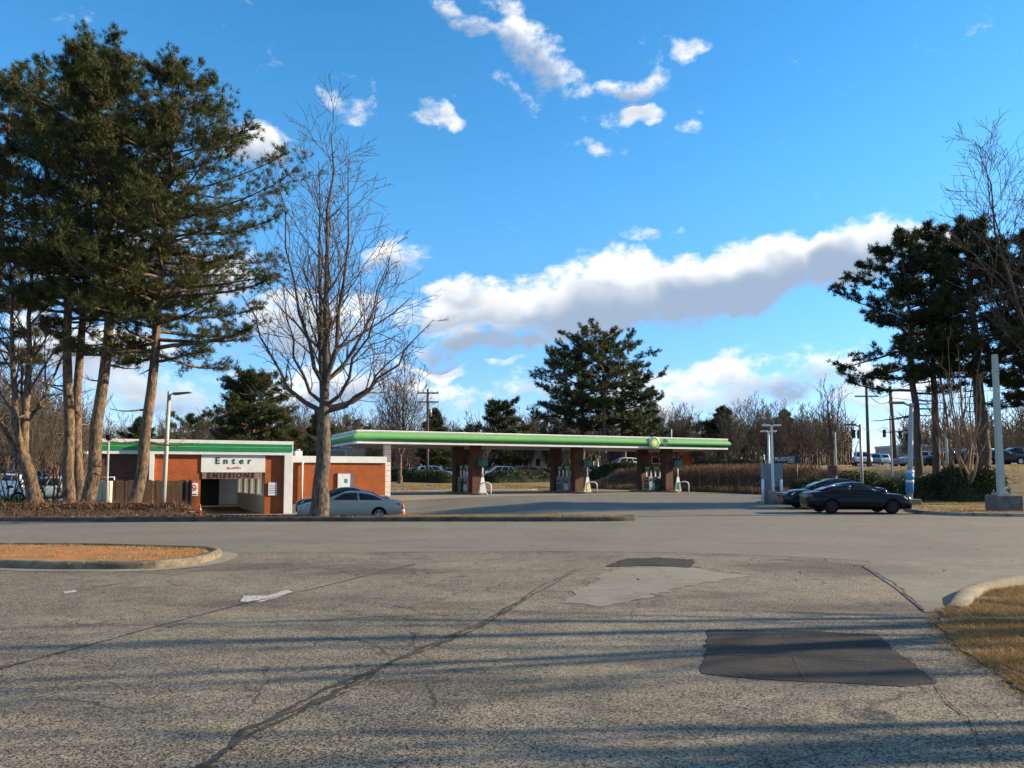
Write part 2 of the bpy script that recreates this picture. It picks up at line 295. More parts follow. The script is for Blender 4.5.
# ------------------------------------------------------------------ helpers
def tag(o, label=None, cat=None, group=None, kind=None):
    if label: o['label'] = label
    if cat: o['category'] = cat
    if group: o['group'] = group
    if kind: o['kind'] = kind
    return o
def empty(name, loc, rz=0.0, label=None, cat=None, group=None):
    o = bpy.data.objects.new(name, None); o.empty_display_size = .3; col.objects.link(o)
    o.location = loc; o.rotation_euler = (0, 0, rz)
    return tag(o, label, cat, group)
def link_mesh(name, me, m, parent=None, smooth=False):
    if m is not None:
        for x in (m if isinstance(m, (list, tuple)) else [m]): me.materials.append(x)
    if smooth: me.polygons.foreach_set('use_smooth', np.ones(len(me.polygons), dtype=bool))
    o = bpy.data.objects.new(name, me); col.objects.link(o)
    if parent is not None: o.parent = parent
    return o
class MB:
    def __init__(s): s.v = []; s.f = []
    def add(s, v, f):
        n = len(s.v); s.v += [tuple(x) for x in v]; s.f += [tuple(i + n for i in q) for q in f]; return s
    def box(s, x0, x1, y0, y1, z0, z1):
        return s.add([(x0, y0, z0), (x1, y0, z0), (x1, y1, z0), (x0, y1, z0), (x0, y0, z1), (x1, y0, z1), (x1, y1, z1), (x0, y1, z1)],
                     [(0, 3, 2, 1), (4, 5, 6, 7), (0, 1, 5, 4), (1, 2, 6, 5), (2, 3, 7, 6), (3, 0, 4, 7)])
    def prism(s, poly, z0, z1):               # poly in xy, counter-clockwise
        n = len(poly)
        return s.add([(p[0], p[1], z0) for p in poly] + [(p[0], p[1], z1) for p in poly],
                     [tuple(range(n - 1, -1, -1)), tuple(range(n, 2 * n))] + [(i, (i + 1) % n, n + (i + 1) % n, n + i) for i in range(n)])
    def prism_y(s, poly, y0, y1):             # poly in xz
        n = len(poly)
        return s.add([(p[0], y0, p[1]) for p in poly] + [(p[0], y1, p[1]) for p in poly],
                     [tuple(range(n)), tuple(range(2 * n - 1, n - 1, -1))] + [((i + 1) % n, i, n + i, n + (i + 1) % n) for i in range(n)])
    def prism_x(s, poly, x0, x1):             # poly in yz
        n = len(poly)
        return s.add([(x0, p[0], p[1]) for p in poly] + [(x1, p[0], p[1]) for p in poly],
                     [tuple(range(n - 1, -1, -1)), tuple(range(n, 2 * n))] + [(i, (i + 1) % n, n + (i + 1) % n, n + i) for i in range(n)])
    def tube(s, path, rad, n=8, caps=True):
        path = [Vector(p) for p in path]; k = len(path)
        if not isinstance(rad, (list, tuple)): rad = [rad] * k
        vs = []; ref = None
        for i, p in enumerate(path):
            t = (path[min(i + 1, k - 1)] - path[max(i - 1, 0)]).normalized()
            if ref is None: ref = t.orthogonal().normalized()
            u = (ref - t * ref.dot(t)).normalized(); w = t.cross(u); ref = u
            for j in range(n):
                a = 2 * math.pi * j / n; vs.append(p + (u * math.cos(a) + w * math.sin(a)) * rad[i])
        fs = [(i * n + j, i * n + (j + 1) % n, (i + 1) * n + (j + 1) % n, (i + 1) * n + j) for i in range(k - 1) for j in range(n)]
        if caps: fs += [tuple(range(n - 1, -1, -1)), tuple(range((k - 1) * n, k * n))]
        return s.add(vs, fs)
    def lathe(s, prof, c=(0, 0, 0), n=16, axis='Z'):
        vs = []; k = len(prof)
        for (r, h) in prof:
            for j in range(n):
                a = 2 * math.pi * j / n; x, y = r * math.cos(a), r * math.sin(a)
                vs.append((c[0] + x, c[1] + y, c[2] + h) if axis == 'Z' else (c[0] + x, c[1] + h, c[2] - y) if axis == 'Y' else (c[0] + h, c[1] + x, c[2] + y))
        fs = [(i * n + j, i * n + (j + 1) % n, (i + 1) * n + (j + 1) % n, (i + 1) * n + j) for i in range(k - 1) for j in range(n)]
        fs += [tuple(range(n - 1, -1, -1)), tuple(range((k - 1) * n, k * n))]
        return s.add(vs, fs)
    def build(s, name, m, parent=None, smooth=False, bevel=0.0):
        me = bpy.data.meshes.new(name); me.from_pydata(s.v, [], s.f); me.update()
        o = link_mesh(name, me, m, parent, smooth)
        if bevel:
            b = o.modifiers.new('bevel', 'BEVEL'); b.width = bevel; b.segments = 2; b.limit_method = 'ANGLE'; b.angle_limit = R(40)
        return o
def np_mesh(name, verts, faces, m, parent=None, smooth=False):
    """verts (n,3) array; faces (k,3|4) array"""
    me = bpy.data.meshes.new(name)
    faces = np.asarray(faces, dtype=np.int32); k, c = faces.shape
    me.vertices.add(len(verts)); me.vertices.foreach_set('co', np.asarray(verts, dtype=np.float32).ravel())
    me.loops.add(k * c); me.loops.foreach_set('vertex_index', faces.ravel())
    me.polygons.add(k); me.polygons.foreach_set('loop_start', np.arange(0, k * c, c, dtype=np.int32))
    me.polygons.foreach_set('loop_total', np.full(k, c, dtype=np.int32))
    me.update(calc_edges=True); me.validate()
    return link_mesh(name, me, m, parent, smooth)
def copy_tree(o, parent=None):
    c = o.copy(); col.objects.link(c); c.parent = parent
    for ch in o.children: copy_tree(ch, c)
    return c
def recolour(root, mats):                    # per-object paint on copies that share meshes
    for o in [root] + list(root.children_recursive):
        if o.type == 'MESH' and o.name.split('.')[0] in mats:
            o.material_slots[0].link = 'OBJECT'; o.material_slots[0].material = mats[o.name.split('.')[0]]
def text_mesh(name, s, size, m, parent, loc, rot=(R(90), 0, 0), depth=.01, align='CENTER', space=1.0, bold=0.0):
    cu = bpy.data.curves.new(name, 'FONT'); cu.body = s; cu.size = size; cu.extrude = depth; cu.align_x = align; cu.align_y = 'CENTER'
    cu.space_character = space; cu.offset = bold; cu.resolution_u = 3
    t = bpy.data.objects.new('t', cu); col.objects.link(t)
    dg = bpy.context.evaluated_depsgraph_get(); me = bpy.data.meshes.new_from_object(t.evaluated_get(dg))
    bpy.data.objects.remove(t); me.name = name
    me.materials.clear()
    o = link_mesh(name, me, m, parent); o.location = loc; o.rotation_euler = rot
    return o
def sm(a, b, t):
    t = min(1.0, max(0.0, (t - a) / (b - a))); return t * t * (3 - 2 * t)

# ------------------------------------------------------------------ terrain
LA = R(25.0); LC, LS = math.cos(LA), math.sin(LA); AX, AY = -11.2, 55.0     # lot frame: u along the facades, v away
def uv(u, v): return AX + u * LC - v * LS, AY + u * LS + v * LC
def H(x, y):
    z = -0.62 * sm(28.6, 32.5, y) * (1 - sm(46, 58, y)) * (1 - sm(-7, 3, x))
    z += .62 * sm(-11.2, -13.2, x) * sm(27.9, 29.5, y) * (1 - sm(31.5, 34.5, y)) * .75 if x < -10 else 0
    v = -(x - AX) * LS + (y - AY) * LC
    e = (x - 22) * .919 + (y - 60) * .394
    r1 = 1.0 * sm(15, 34, v) + .012 * max(0, v - 34)
    r2 = 2.1 * sm(0, 6, e) * sm(44, 56, y) + .02 * max(0, e - 6) * sm(44, 60, y)
    return z + max(r1, r2)
def sheet(name, m, poly, dz, parent=None, res=1.5, flat=False):
    """a polygon cut along a grid and draped over the terrain"""
    bm = bmesh.new(); bm.faces.new([bm.verts.new((p[0], p[1], 0)) for p in poly])
    if not flat:
        xs = [p[0] for p in poly]; ys = [p[1] for p in poly]
        for ax, lo, hi in ((0, min(xs), max(xs)), (1, min(ys), max(ys))):
            g = math.ceil(lo / res) * res
            while g < hi:
                co = Vector((g, 0, 0)) if ax == 0 else Vector((0, g, 0)); no = Vector((1, 0, 0)) if ax == 0 else Vector((0, 1, 0))
                bmesh.ops.bisect_plane(bm, geom=bm.verts[:] + bm.edges[:] + bm.faces[:], plane_co=co, plane_no=no, dist=1e-5)
                g += res
    for v in bm.verts: v.co.z = H(v.co.x, v.co.y) + dz
    bmesh.ops.recalc_face_normals(bm, faces=bm.faces[:])
    if bm.faces and sum(f.normal.z for f in bm.faces) < 0: bmesh.ops.reverse_faces(bm, faces=bm.faces[:])
    me = bpy.data.meshes.new(name); bm.to_mesh(me); bm.free()
    return link_mesh(name, me, m, parent)
def structure(o, label=None): return tag(o, label, kind='structure')
def curb(name, path, w=.16, h=.15, z0=-.1, parent=None, closed=False, taper=0):
    """kerb swept along a ground polyline, its outer (road) edge on the path, body to the left of travel"""
    pts = [Vector((p[0], p[1])) for p in path]; n = len(pts); vs = []; fs = []
    prof = [(0, z0), (.008, h * .45), (.022, h * .8), (.05, h * .97), (.085, h), (w, h), (w, z0)]
    for i, p in enumerate(pts):
        a = pts[i - 1] if (i > 0 or closed) else p; b = pts[(i + 1) % n] if (i < n - 1 or closed) else p
        t = (b - a).normalized(); nrm = Vector((-t.y, t.x)); hz = H(p.x, p.y)
        tf = min(1.0, .22 + .78 * (n - 1 - i) / taper) if taper else 1.0
        for (o_, z) in prof: vs.append((p.x + nrm.x * o_, p.y + nrm.y * o_, hz + (z * tf if z > 0 else z)))
    k = len(prof)
    for i in range(n if closed else n - 1):
        j = (i + 1) % n
        for q in range(k - 1): fs.append((i * k + q, j * k + q, j * k + q + 1, i * k + q + 1))
    if not closed: fs += [tuple(range(k)), tuple(range((n - 1) * k + k - 1, (n - 1) * k - 1, -1))]
    m = MB(); m.v = vs; m.f = fs
    return m.build(name, kerb_c, parent, True)
def smooth_path(pts, n=6, closed=False):
    pts = [Vector((p[0], p[1], 0)) for p in pts]; out = []; k = len(pts)
    for i in range(k if closed else k - 1):
        p0 = pts[i - 1] if (i > 0 or closed) else pts[i]; p1 = pts[i]; p2 = pts[(i + 1) % k]; p3 = pts[(i + 2) % k] if (i + 2 < k or closed) else p2
        for j in range(n):
            t = j / n
            out.append(.5 * ((2 * p1) + (p2 - p0) * t + (2 * p0 - 5 * p1 + 4 * p2 - p3) * t * t + (3 * p1 - p0 - 3 * p2 + p3) * t ** 3))
    if not closed: out.append(pts[-1])
    return [(p.x, p.y) for p in out]

# base sheet of the whole land
def ground():
    def axis(lo, hi, fine):
        a = list(np.arange(-fine, fine + .01, 1.5)); s = 1.5; x = fine
        while x < hi: s *= 1.35; x += s; a.append(x)
        s = 1.5; x = -fine
        while x > lo: s *= 1.35; x -= s; a.insert(0, x)
        return a
    xs = axis(-2500, 2500, 72); ys = [y + 66 for y in axis(-2500, 2500, 72)]
    vs = [(x, y, H(x, y) - .05) for y in ys for x in xs]; nx = len(xs)
    fs = [(j * nx + i, j * nx + i + 1, (j + 1) * nx + i + 1, (j + 1) * nx + i) for j in range(len(ys) - 1) for i in range(nx - 1)]
    m = MB(); m.v = vs; m.f = fs
    return structure(m.build('ground', soil_grass, smooth=True), 'dry grassy ground rising behind the filling station')
ground()

# driveway in the foreground, road across, station lot
road_near = [(-150, 15.2), (-40, 15.4), (-8.2, 15.9), (-5, 16.2), (1.5, 16.4), (4.2, 16.0), (6.2, 15.0), (7.5, 13.8), (12, 13.6), (150, 13.6)]
drive = structure(sheet('driveway', asphalt_drive, [(-60, -12), (14, -12), (14, 13.7), (7.5, 13.85), (6.2, 15.05), (4.2, 16.05), (1.5, 16.45), (-5, 16.25), (-8.2, 15.95), (-40, 15.45), (-60, 15.4)], 0.0, flat=True), 'worn cracked asphalt driveway in the foreground')
road = structure(sheet('road', asphalt_road, road_near + [(150, 30.0), (14, 31.5), (4, 29.6), (3.5, 27.8), (-150, 27.8)], .004, res=3), 'grey asphalt road running across in front of the station')
lot = structure(sheet('station_lot', asphalt_lot, [(-60, 28.2), (-12, 29.2), (3.6, 28.4), (4, 29.6), (14, 31.5), (17.0, 31.9), (17.7, 34.5), (19.4, 38.2), (22.8, 46), (20.5, 60), (16.5, 72), (9.5, 84), (-16, 80), (-22, 70), (-40, 60), (-60, 50)], .01), 'grey asphalt lot around the pumps')
apron = structure(sheet('concrete_apron', asphalt_mat('apron_concrete', (.10, .088, .066), (.25, .221, .166), .6, 90., .5, .6), [gp(863, 567), gp(872, 561), gp(1000, 556), gp(1100, 560), gp(1100, 590), gp(1010, 585), gp(962, 596), gp(944, 612), gp(925, 613), gp(895, 588)], .009, flat=True), 'pale concrete apron by the grass corner')
pts = [uv(u, v) for u, v in ((1.5, -3.2), (36, -3.2), (37, 10.5), (3, 10.5))]
structure(sheet('pump_slab', concrete, pts, .022), 'pale concrete slab under the fuel canopy')
pts = [uv(u, v) for u, v in ((-14.5, -9.6), (-14.5, -12.2), (-1, -12.2), (1.0, -4.2), (-4, -4.2), (-5.8, -9.6))]
structure(sheet('garage_forecourt', concrete, pts, .02), 'pale concrete forecourt of the garage')

def jag(pts, step=.12, amp=.02, seed=1):
    r = random.Random(seed); out = []; n = len(pts)
    for i in range(n):
        a = Vector(pts[i][:2]); b = Vector(pts[(i + 1) % n][:2]); k = max(1, int((b - a).length / step))
        t = (b - a).normalized(); nr = Vector((-t.y, t.x))
        for j in range(k):
            p = a + (b - a) * (j / k) + nr * r.uniform(-amp, amp) * (1 if j else .3); out.append((p.x, p.y))
    return out
def mark(name, m, pix, dz, amp=.02, step=.12, seed=1, parent=drive):
    return sheet(name, m, jag([gp(*p) for p in pix], step, amp, seed), dz, parent, flat=True)
mark('dark_patch', asphalt_patch, [(708, 630), (800, 631), (878, 635), (900, 655), (938, 684), (905, 687), (850, 684), (770, 680), (702, 674)], .005, .022, .09, 3)
mark('cement_patch', asphalt_light, [(556, 603), (580, 590), (612, 570), (690, 566), (722, 574), (752, 576), (700, 584), (668, 590), (655, 597), (600, 607)], .005, .09, .16, 4)
mark('tar_strip', asphalt_patch, [(607, 567), (626, 559), (660, 558), (694, 560), (690, 568), (650, 566)], .010, .06, .1, 5)
mark('paint_mark', paint_w, [(241, 602), (243, 596), (268, 596), (287, 590), (292, 592), (277, 598), (262, 602)], .006, .03, .12, 6)
mark('paint_mark', paint_w, [(63, 592), (76, 590), (77, 592), (64, 594)], .006, .02, .1, 8)
def crack(pix, w, dz, seed, parent=drive, wob=.05):
    r = random.Random(seed); P = [Vector(gp(*p)[:2]) for p in pix]; L_, Rr = [], []
    off = 0
    for i in range(len(P) - 1):
        a, b = P[i], P[i + 1]; k = max(2, int((b - a).length / .07)); t = (b - a).normalized(); nr = Vector((-t.y, t.x))
        for j in range(k):
            off = off * .88 + r.uniform(-1, 1) * wob * .35
            ww = w * r.uniform(.25, 1.3) * (.4 + .9 * abs(mnoise.noise(Vector((seed * 7.3, (i * 40 + j) * .11, 0)))) * 1.5)
            c = a + (b - a) * (j / k) + nr * off
            L_.append(c + nr * ww * .5); Rr.append(c - nr * ww * .5)
    m = MB(); n = len(L_)
    m.v = [(p.x, p.y, dz) for p in L_] + [(p.x, p.y, dz) for p in Rr]; m.f = [(n + i, n + i + 1, i + 1, i) for i in range(n - 1)]
    return m.build('crack', tar, parent)
crack([(0, 669), (60, 653), (130, 634), (240, 605), (300, 592), (360, 577), (420, 563)], .07, .0065, 1, wob=.03)
main_c = [(170, 790), (250, 732), (345, 688), (400, 660), (480, 626), (530, 596), (580, 568)]
for k in range(5): crack([(x + random.uniform(-5, 5), y + random.uniform(-2, 2)) for (x, y) in main_c[(0, 0, 1, 0, 2)[k]:(7, 4, 6, 3, 7)[k]]], (.05, .06, .045, .07, .03)[k], .0066 + k * .0003, 20 + k, wob=(.04, .06, .07, .08, .05)[k])
crack([(783, 631), (792, 655), (806, 683)], .010, .0095, 31, wob=.01)
crack([(703, 655), (800, 658), (912, 664)], .016, .0096, 32, wob=.02)
crack([(863, 566), (880, 577), (900, 590), (925, 612)], .06, .0125, 3, wob=.06)
crack([(520, 553), (620, 554), (740, 556), (863, 567)], .035, .0085, 4, wob=.1)
crack([(690, 567), (720, 571), (745, 574)], .05, .0105, 5, wob=.1)
crack([(650, 594), (668, 598)], .07, .0108, 6)
crack([(560, 603), (600, 608), (660, 600)], .02, .0108, 7)
crack([(0, 595), (90, 588), (160, 578), (210, 568)], .02, .0072, 8)
crack([(905, 655), (965, 720), (1000, 768)], .025, .0088, 10)

# ---- kerbed islands and verges
def island(name, path, top_m, label, h=.14, dz=.10, kpath=None, km=None, gutter=False):
    """closed outline, counter-clockwise"""
    root = empty(name, (0, 0, 0)); structure(root, label)
    c = curb('kerb', kpath or path, .16, h, -.08, root, kpath is None)
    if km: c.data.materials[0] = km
    P = [Vector(p) for p in path]; n = len(P); inner = []
    for i in range(n):
        t = (P[(i + 1) % n] - P[i - 1]).normalized(); inner.append((P[i].x - t.y * .158, P[i].y + t.x * .158))
    if gutter:
        outer = []
        for i in range(n):
            t = (P[(i + 1) % n] - P[i - 1]).normalized(); outer.append((P[i].x + t.y * .30, P[i].y - t.x * .30))
        gm = MB(); gm.v = [(q[0], q[1], .0075) for q in outer] + [(q.x, q.y, .0075) for q in P]; gm.f = [(i, (i + 1) % n, n + (i + 1) % n, n + i) for i in range(n)]; gm.build('gutter', concrete, root)
    s = sheet('soil', top_m, inner, dz, root, 1.0)
    return root
# left island
pix = [(-420, 558), (-100, 549), (0, 548.5), (90, 549), (160, 551), (205, 552.5), (221, 555), (219, 558), (200, 564), (150, 569), (60, 569.5), (0, 568), (-100, 566), (-420, 566)]
isl = smooth_path([gp(*p)[:2] for p in pix][::-1], 5, True)
island('kerbed_island', isl, clay, 'kerbed island with orange clay and dry grass at left', km=mat('warm_kerb', (.23, .185, .115), (.09, .072, .048), 3.5, .9, bump=.4, detail=8), gutter=True)
# long planting strip in front of the lot
a0 = 26.55
strip = [(-90, a0), (-40, a0), (-20, a0), (-8, a0 + .05), (0, a0 + .1), (3.2, a0 + .2), (4.2, a0 + .45), (4.5, a0 + .9), (4.1, a0 + 1.35), (2.5, a0 + 1.55), (-2, a0 + 1.5), (-8, a0 + 1.5), (-11, a0 + 1.7), (-13, a0 + 2.2), (-40, a0 + 2.4), (-90, a0 + 2.4)]
stripP = smooth_path(strip, 4, True)
island('planting_strip', stripP, litter_m, 'long kerbed planting strip between the road and the lot', .17, .13, smooth_path(strip[:13], 4), mat('shade_dark_kerb', (.10, .08, .062), (.035, .029, .024), 2.5, .95, bump=.4))  # kerb colour darkened to carry the shade on its road face
structure(sheet('leaf_bed', litter_m, [(-90, 28.2), (-13.2, 28.0), (-12.0, 28.6), (-11.8, 30), (-12, 33), (-14, 34.8), (-30, 36), (-90, 36)], .05, res=1.0), 'brown leaf covered bed under the left pines')
# grass corner at the lower right
cor = smooth_path([gp(*p)[:2] for p in [(1400, 562), (1100, 572), (1024, 581), (985, 587), (960, 595), (945, 608)]] , 12)
corner_root = structure(empty('grass_corner', (0, 0, 0)), 'kerbed corner of dry tan grass in the lower right')
ck_ = curb('kerb', cor, .24, .11, -.05, corner_root, taper=9); ck_.data.materials[0] = mat('tan_kerb', (.21, .172, .115), (.13, .107, .073), 5, .9, bump=.4)
edge = [gp(*p)[:2] for p in [(945, 608), (937, 626), (960, 648), (1024, 692), (1130, 768), (1500, 1000)]]
corner_poly = [(p[0] + .0, p[1]) for p in edge] + [(14, .5), (30, .5), (30, 13.0)] + [(p[0] + .02, p[1] - .12) for p in cor]
sheet('turf', mat('corner_turf', (.12, .08, .034), (.055, .037, .018), 5, .95, bump=.6, bscale=30, detail=8), jag(corner_poly, .10, .05, 77), .0135, corner_root, flat=True)
# verge at the right, behind the road
vp = smooth_path([(150, 29.2), (60, 29.3), (30, 29.4), (21.0, 29.5), (18.3, 29.9), (17.3, 30.8), (17.1, 32.2), (17.8, 34.5)], 7)
verge_root = structure(empty('right_verge', (0, 0, 0)), 'kerbed verge of tan grass at the right of the road')
curb('kerb', vp[::-1], .18, .14, -.08, verge_root)
verge_poly = [(p[0] + (.17 if p[0] < 18.5 else 0), p[1] + (.17 if p[0] >= 17.4 and p[1] < 30.6 else 0)) for p in vp] + [(18.0, 34.7), (19.6, 38.2), (22.6, 46), (24, 49), (60, 49), (150, 49)]
sheet('turf', soil_grass, verge_poly, .10, verge_root, 1.5)
# main street up on the right
structure(sheet('main_street', asphalt_road, [(31, 66), (33, 63.5), (60, 61), (150, 59), (150, 74), (62, 75.5), (48, 77), (60, 100), (100, 190), (86, 190), (50, 110), (39, 80), (33, 72)], .04, res=2), 'grey main street rising at the right')
structure(sheet('far_parking', asphalt_lot, [uv(u, v) for u, v in ((-60, 30), (30, 30), (32, 44), (-60, 48))], .04, res=2), 'far parking strip behind the hedges')

# ------------------------------------------------------------------ vegetation engines
class Tubes:
    """collects branch polylines, makes one mesh"""
    def __init__(s): s.g = {}
    def add(s, path, rad, n):
        s.g.setdefault((len(path), n), []).append((path, rad))
    def arrays(s):
        V = []; Fc = []; base = 0
        for (K, n), lst in s.g.items():
            P = np.array([p for p, _ in lst], dtype=np.float64); Rr = np.array([r for _, r in lst])
            T = np.gradient(P, axis=1); T /= np.linalg.norm(T, axis=2, keepdims=True) + 1e-9
            ref = np.where(np.abs(T[..., 2:3]) > .9, np.array([1., 0, 0]), np.array([0, 0, 1.]))
            ref = ref[:, :1].repeat(K, 1)
            U = ref - T * (ref * T).sum(-1, keepdims=True); U /= np.linalg.norm(U, axis=2, keepdims=True) + 1e-9
            W = np.cross(T, U); A = 2 * np.pi * np.arange(n) / n
            X = P[:, :, None, :] + Rr[:, :, None, None] * (U[:, :, None, :] * np.cos(A)[None, None, :, None] + W[:, :, None, :] * np.sin(A)[None, None, :, None])
            M_ = len(lst); V.append(X.reshape(-1, 3))
            i, j = np.meshgrid(np.arange(K - 1), np.arange(n), indexing='ij'); i = i.ravel(); j = j.ravel(); jn = (j + 1) % n
            q = np.stack([i * n + j, i * n + jn, (i + 1) * n + jn, (i + 1) * n + j], 1)
            Fc.append((q[None] + (np.arange(M_) * K * n)[:, None, None] + base).reshape(-1, 4)); base += M_ * K * n
        return np.concatenate(V), np.concatenate(Fc)
    def build(s, name, m, parent=None, off=(0, 0, 0)):
        v, f = s.arrays(); return np_mesh(name, v - np.array(off), f, m, parent, True)
def nrm(v):
    l = math.sqrt(v[0] ** 2 + v[1] ** 2 + v[2] ** 2) + 1e-9; return (v[0] / l, v[1] / l, v[2] / l)
def perp_dir(d, ang, roll):
    d = Vector(d); u = d.orthogonal().normalized(); w = d.cross(u)
    return d * math.cos(ang) + (u * math.cos(roll) + w * math.sin(roll)) * math.sin(ang)
def grow(tb, rnd, p, d, length, r, level, maxlev, P):
    """bare branch with recursive side shoots"""
    K = 6 if level <= 1 else (5 if level == 2 else 4)
    pts = [tuple(p)]; d = Vector(d); p = Vector(p); seg = length / (K - 1); dirs = [d.copy()]
    for i in range(K - 1):
        d = (d + Vector((rnd.gauss(0, 1), rnd.gauss(0, 1), rnd.gauss(0, 1))) * P['wob'] + Vector((0, 0, P['up']))).normalized()
        p = p + d * seg; pts.append(tuple(p)); dirs.append(d.copy())
    r1 = r * P.get('taper', .38)
    tb.add(pts, [max(r + (r1 - r) * i / (K - 1), P['rmin']) for i in range(K)], 7 if level == 0 else 5 if level == 1 else 4 if level == 2 else 3)
    if level >= maxlev: return
    n = P['n'][level]; n = int(n * min(1.0, .4 + length / P['lref'])) if level else n
    roll0 = rnd.uniform(0, 6.28)
    for c in range(max(n, 1)):
        t = P['t0'] + (1.0 - P['t0']) * (c + rnd.uniform(.2, .9)) / n
        t = min(t, .98); f = t * (K - 1); i = min(int(f), K - 2); q = Vector(pts[i]).lerp(Vector(pts[i + 1]), f - i)
        ang = R(rnd.uniform(*P['ang'])); nd = perp_dir(dirs[i], ang, roll0 + c * 2.4 + rnd.uniform(-.5, .5))
        nd = (nd + Vector((0, 0, P['lift']))).normalized()
        ln = length * rnd.uniform(*P['ratio']) * (1.15 - .55 * t)
        grow(tb, rnd, q, nd, ln, max((r + (r1 - r) * t) * rnd.uniform(.42, .62), P['rmin']), level + 1, maxlev, P)
BP = dict(wob=.09, up=.05, rmin=.006, n=[9, 7, 5, 4], lref=3.0, t0=.22, ang=(28, 58), lift=.12, ratio=(.42, .68), taper=.32)

def bare_tree(name, x, y, h, r, label, group, seed, leaders=None, fork=.3, maxlev=3, P=BP, bark=None, twm=None, spread=.55, nlead=5, lean=(0, 0), cat='tree'):
    rnd = random.Random(seed); z = H(x, y) - .05
    root = empty(name, (x, y, z), 0, label, cat, group)
    tr = Tubes(); tb = Tubes(); fz = h * fork
    top = (lean[0], lean[1], fz)
    K = 7; pts = [(top[0] * (i / (K - 1)) + rnd.gauss(0, r * .12), top[1] * (i / (K - 1)) + rnd.gauss(0, r * .12), fz * i / (K - 1)) for i in range(K)]
    rad = [r * (1.45 if i == 0 else 1.12 if i == 1 else 1 - .25 * i / (K - 1)) for i in range(K)]
    pts.insert(1, tuple(np.array(pts[0]) * .75 + np.array(pts[1]) * .25)); rad.insert(1, r * 1.2)
    tr.add(pts, rad, 14); tr.build('trunk', bark or bark_bare, root)
    if leaders is None:
        leaders = [((math.cos(a) * spread * h * .45 * rnd.uniform(.3, 1.1), math.sin(a) * spread * h * .45 * rnd.uniform(.3, 1.1), h * rnd.uniform(.8, 1.0)), .5) for a in [rnd.uniform(0, 1) + 6.283 * k / nlead for k in range(nlead)]]
        leaders.append(((rnd.gauss(0, .4), rnd.gauss(0, .4), h), .62))
    cpath = None
    for k, ldr in enumerate([leaders[-1]] + leaders[:-1]):
        end, rr = ldr[0], ldr[1]; e = Vector(end); K2 = 8; path = []; dirs = []
        if k == 0: s = Vector(pts[-1]) - Vector((0, 0, .02 * h))
        elif len(ldr) > 2 and ldr[2] > 0: s = Vector(cpath[0]).lerp(Vector(cpath[-1]), ldr[2]); f_ = ldr[2] * (K2 - 1); i_ = int(f_); s = Vector(cpath[i_]).lerp(Vector(cpath[i_ + 1]), f_ - i_)
        else: s = Vector(pts[-2]).lerp(Vector(pts[-1]), rnd.uniform(.55, 1.0))
        hor = Vector((e.x - s.x, e.y - s.y, 0)); ver = e.z - s.z
        for i in range(K2):
            t = i / (K2 - 1); q = s + hor * (t ** .72) + Vector((0, 0, ver * (t ** 1.25 if hor.length > 1.0 else t)))
            q += Vector((rnd.gauss(0, .09), rnd.gauss(0, .09), 0)) * (1 if 0 < i else 0) * min(1, h / 10); path.append(tuple(q))
        r0 = r * rr; cpath = cpath or list(path)
        tb.add(path, [max(r0 * (1 - .9 * (i / (K2 - 1)) ** .8), P['rmin']) for i in range(K2)], 8)
        ln = (e - s).length; nb = P['n'][0] + int(ln * P.get('dens', 1.6))
        for c in range(nb):
            t = .12 + .88 * (c + rnd.random()) / nb; t = min(t, .985); f = t * (K2 - 1); i = min(int(f), K2 - 2)
            q = Vector(path[i]).lerp(Vector(path[i + 1]), f - i); d = (Vector(path[i + 1]) - Vector(path[i])).normalized()
            nd = (perp_dir(d, R(rnd.uniform(*P['ang'])), c * 2.4 + rnd.uniform(-.6, .6)) + Vector((0, 0, P['lift']))).normalized()
            L_ = ln * rnd.uniform(.22, .42) * (1.12 - .75 * t) * P.get('side', 1.0)
            grow(tb, rnd, q, nd, max(L_, .35), max(r0 * (1 - .9 * t ** .8) * .45, P['rmin']), 1, maxlev, P)
    tb.build('crown', twm or twig_m, root)
    return root

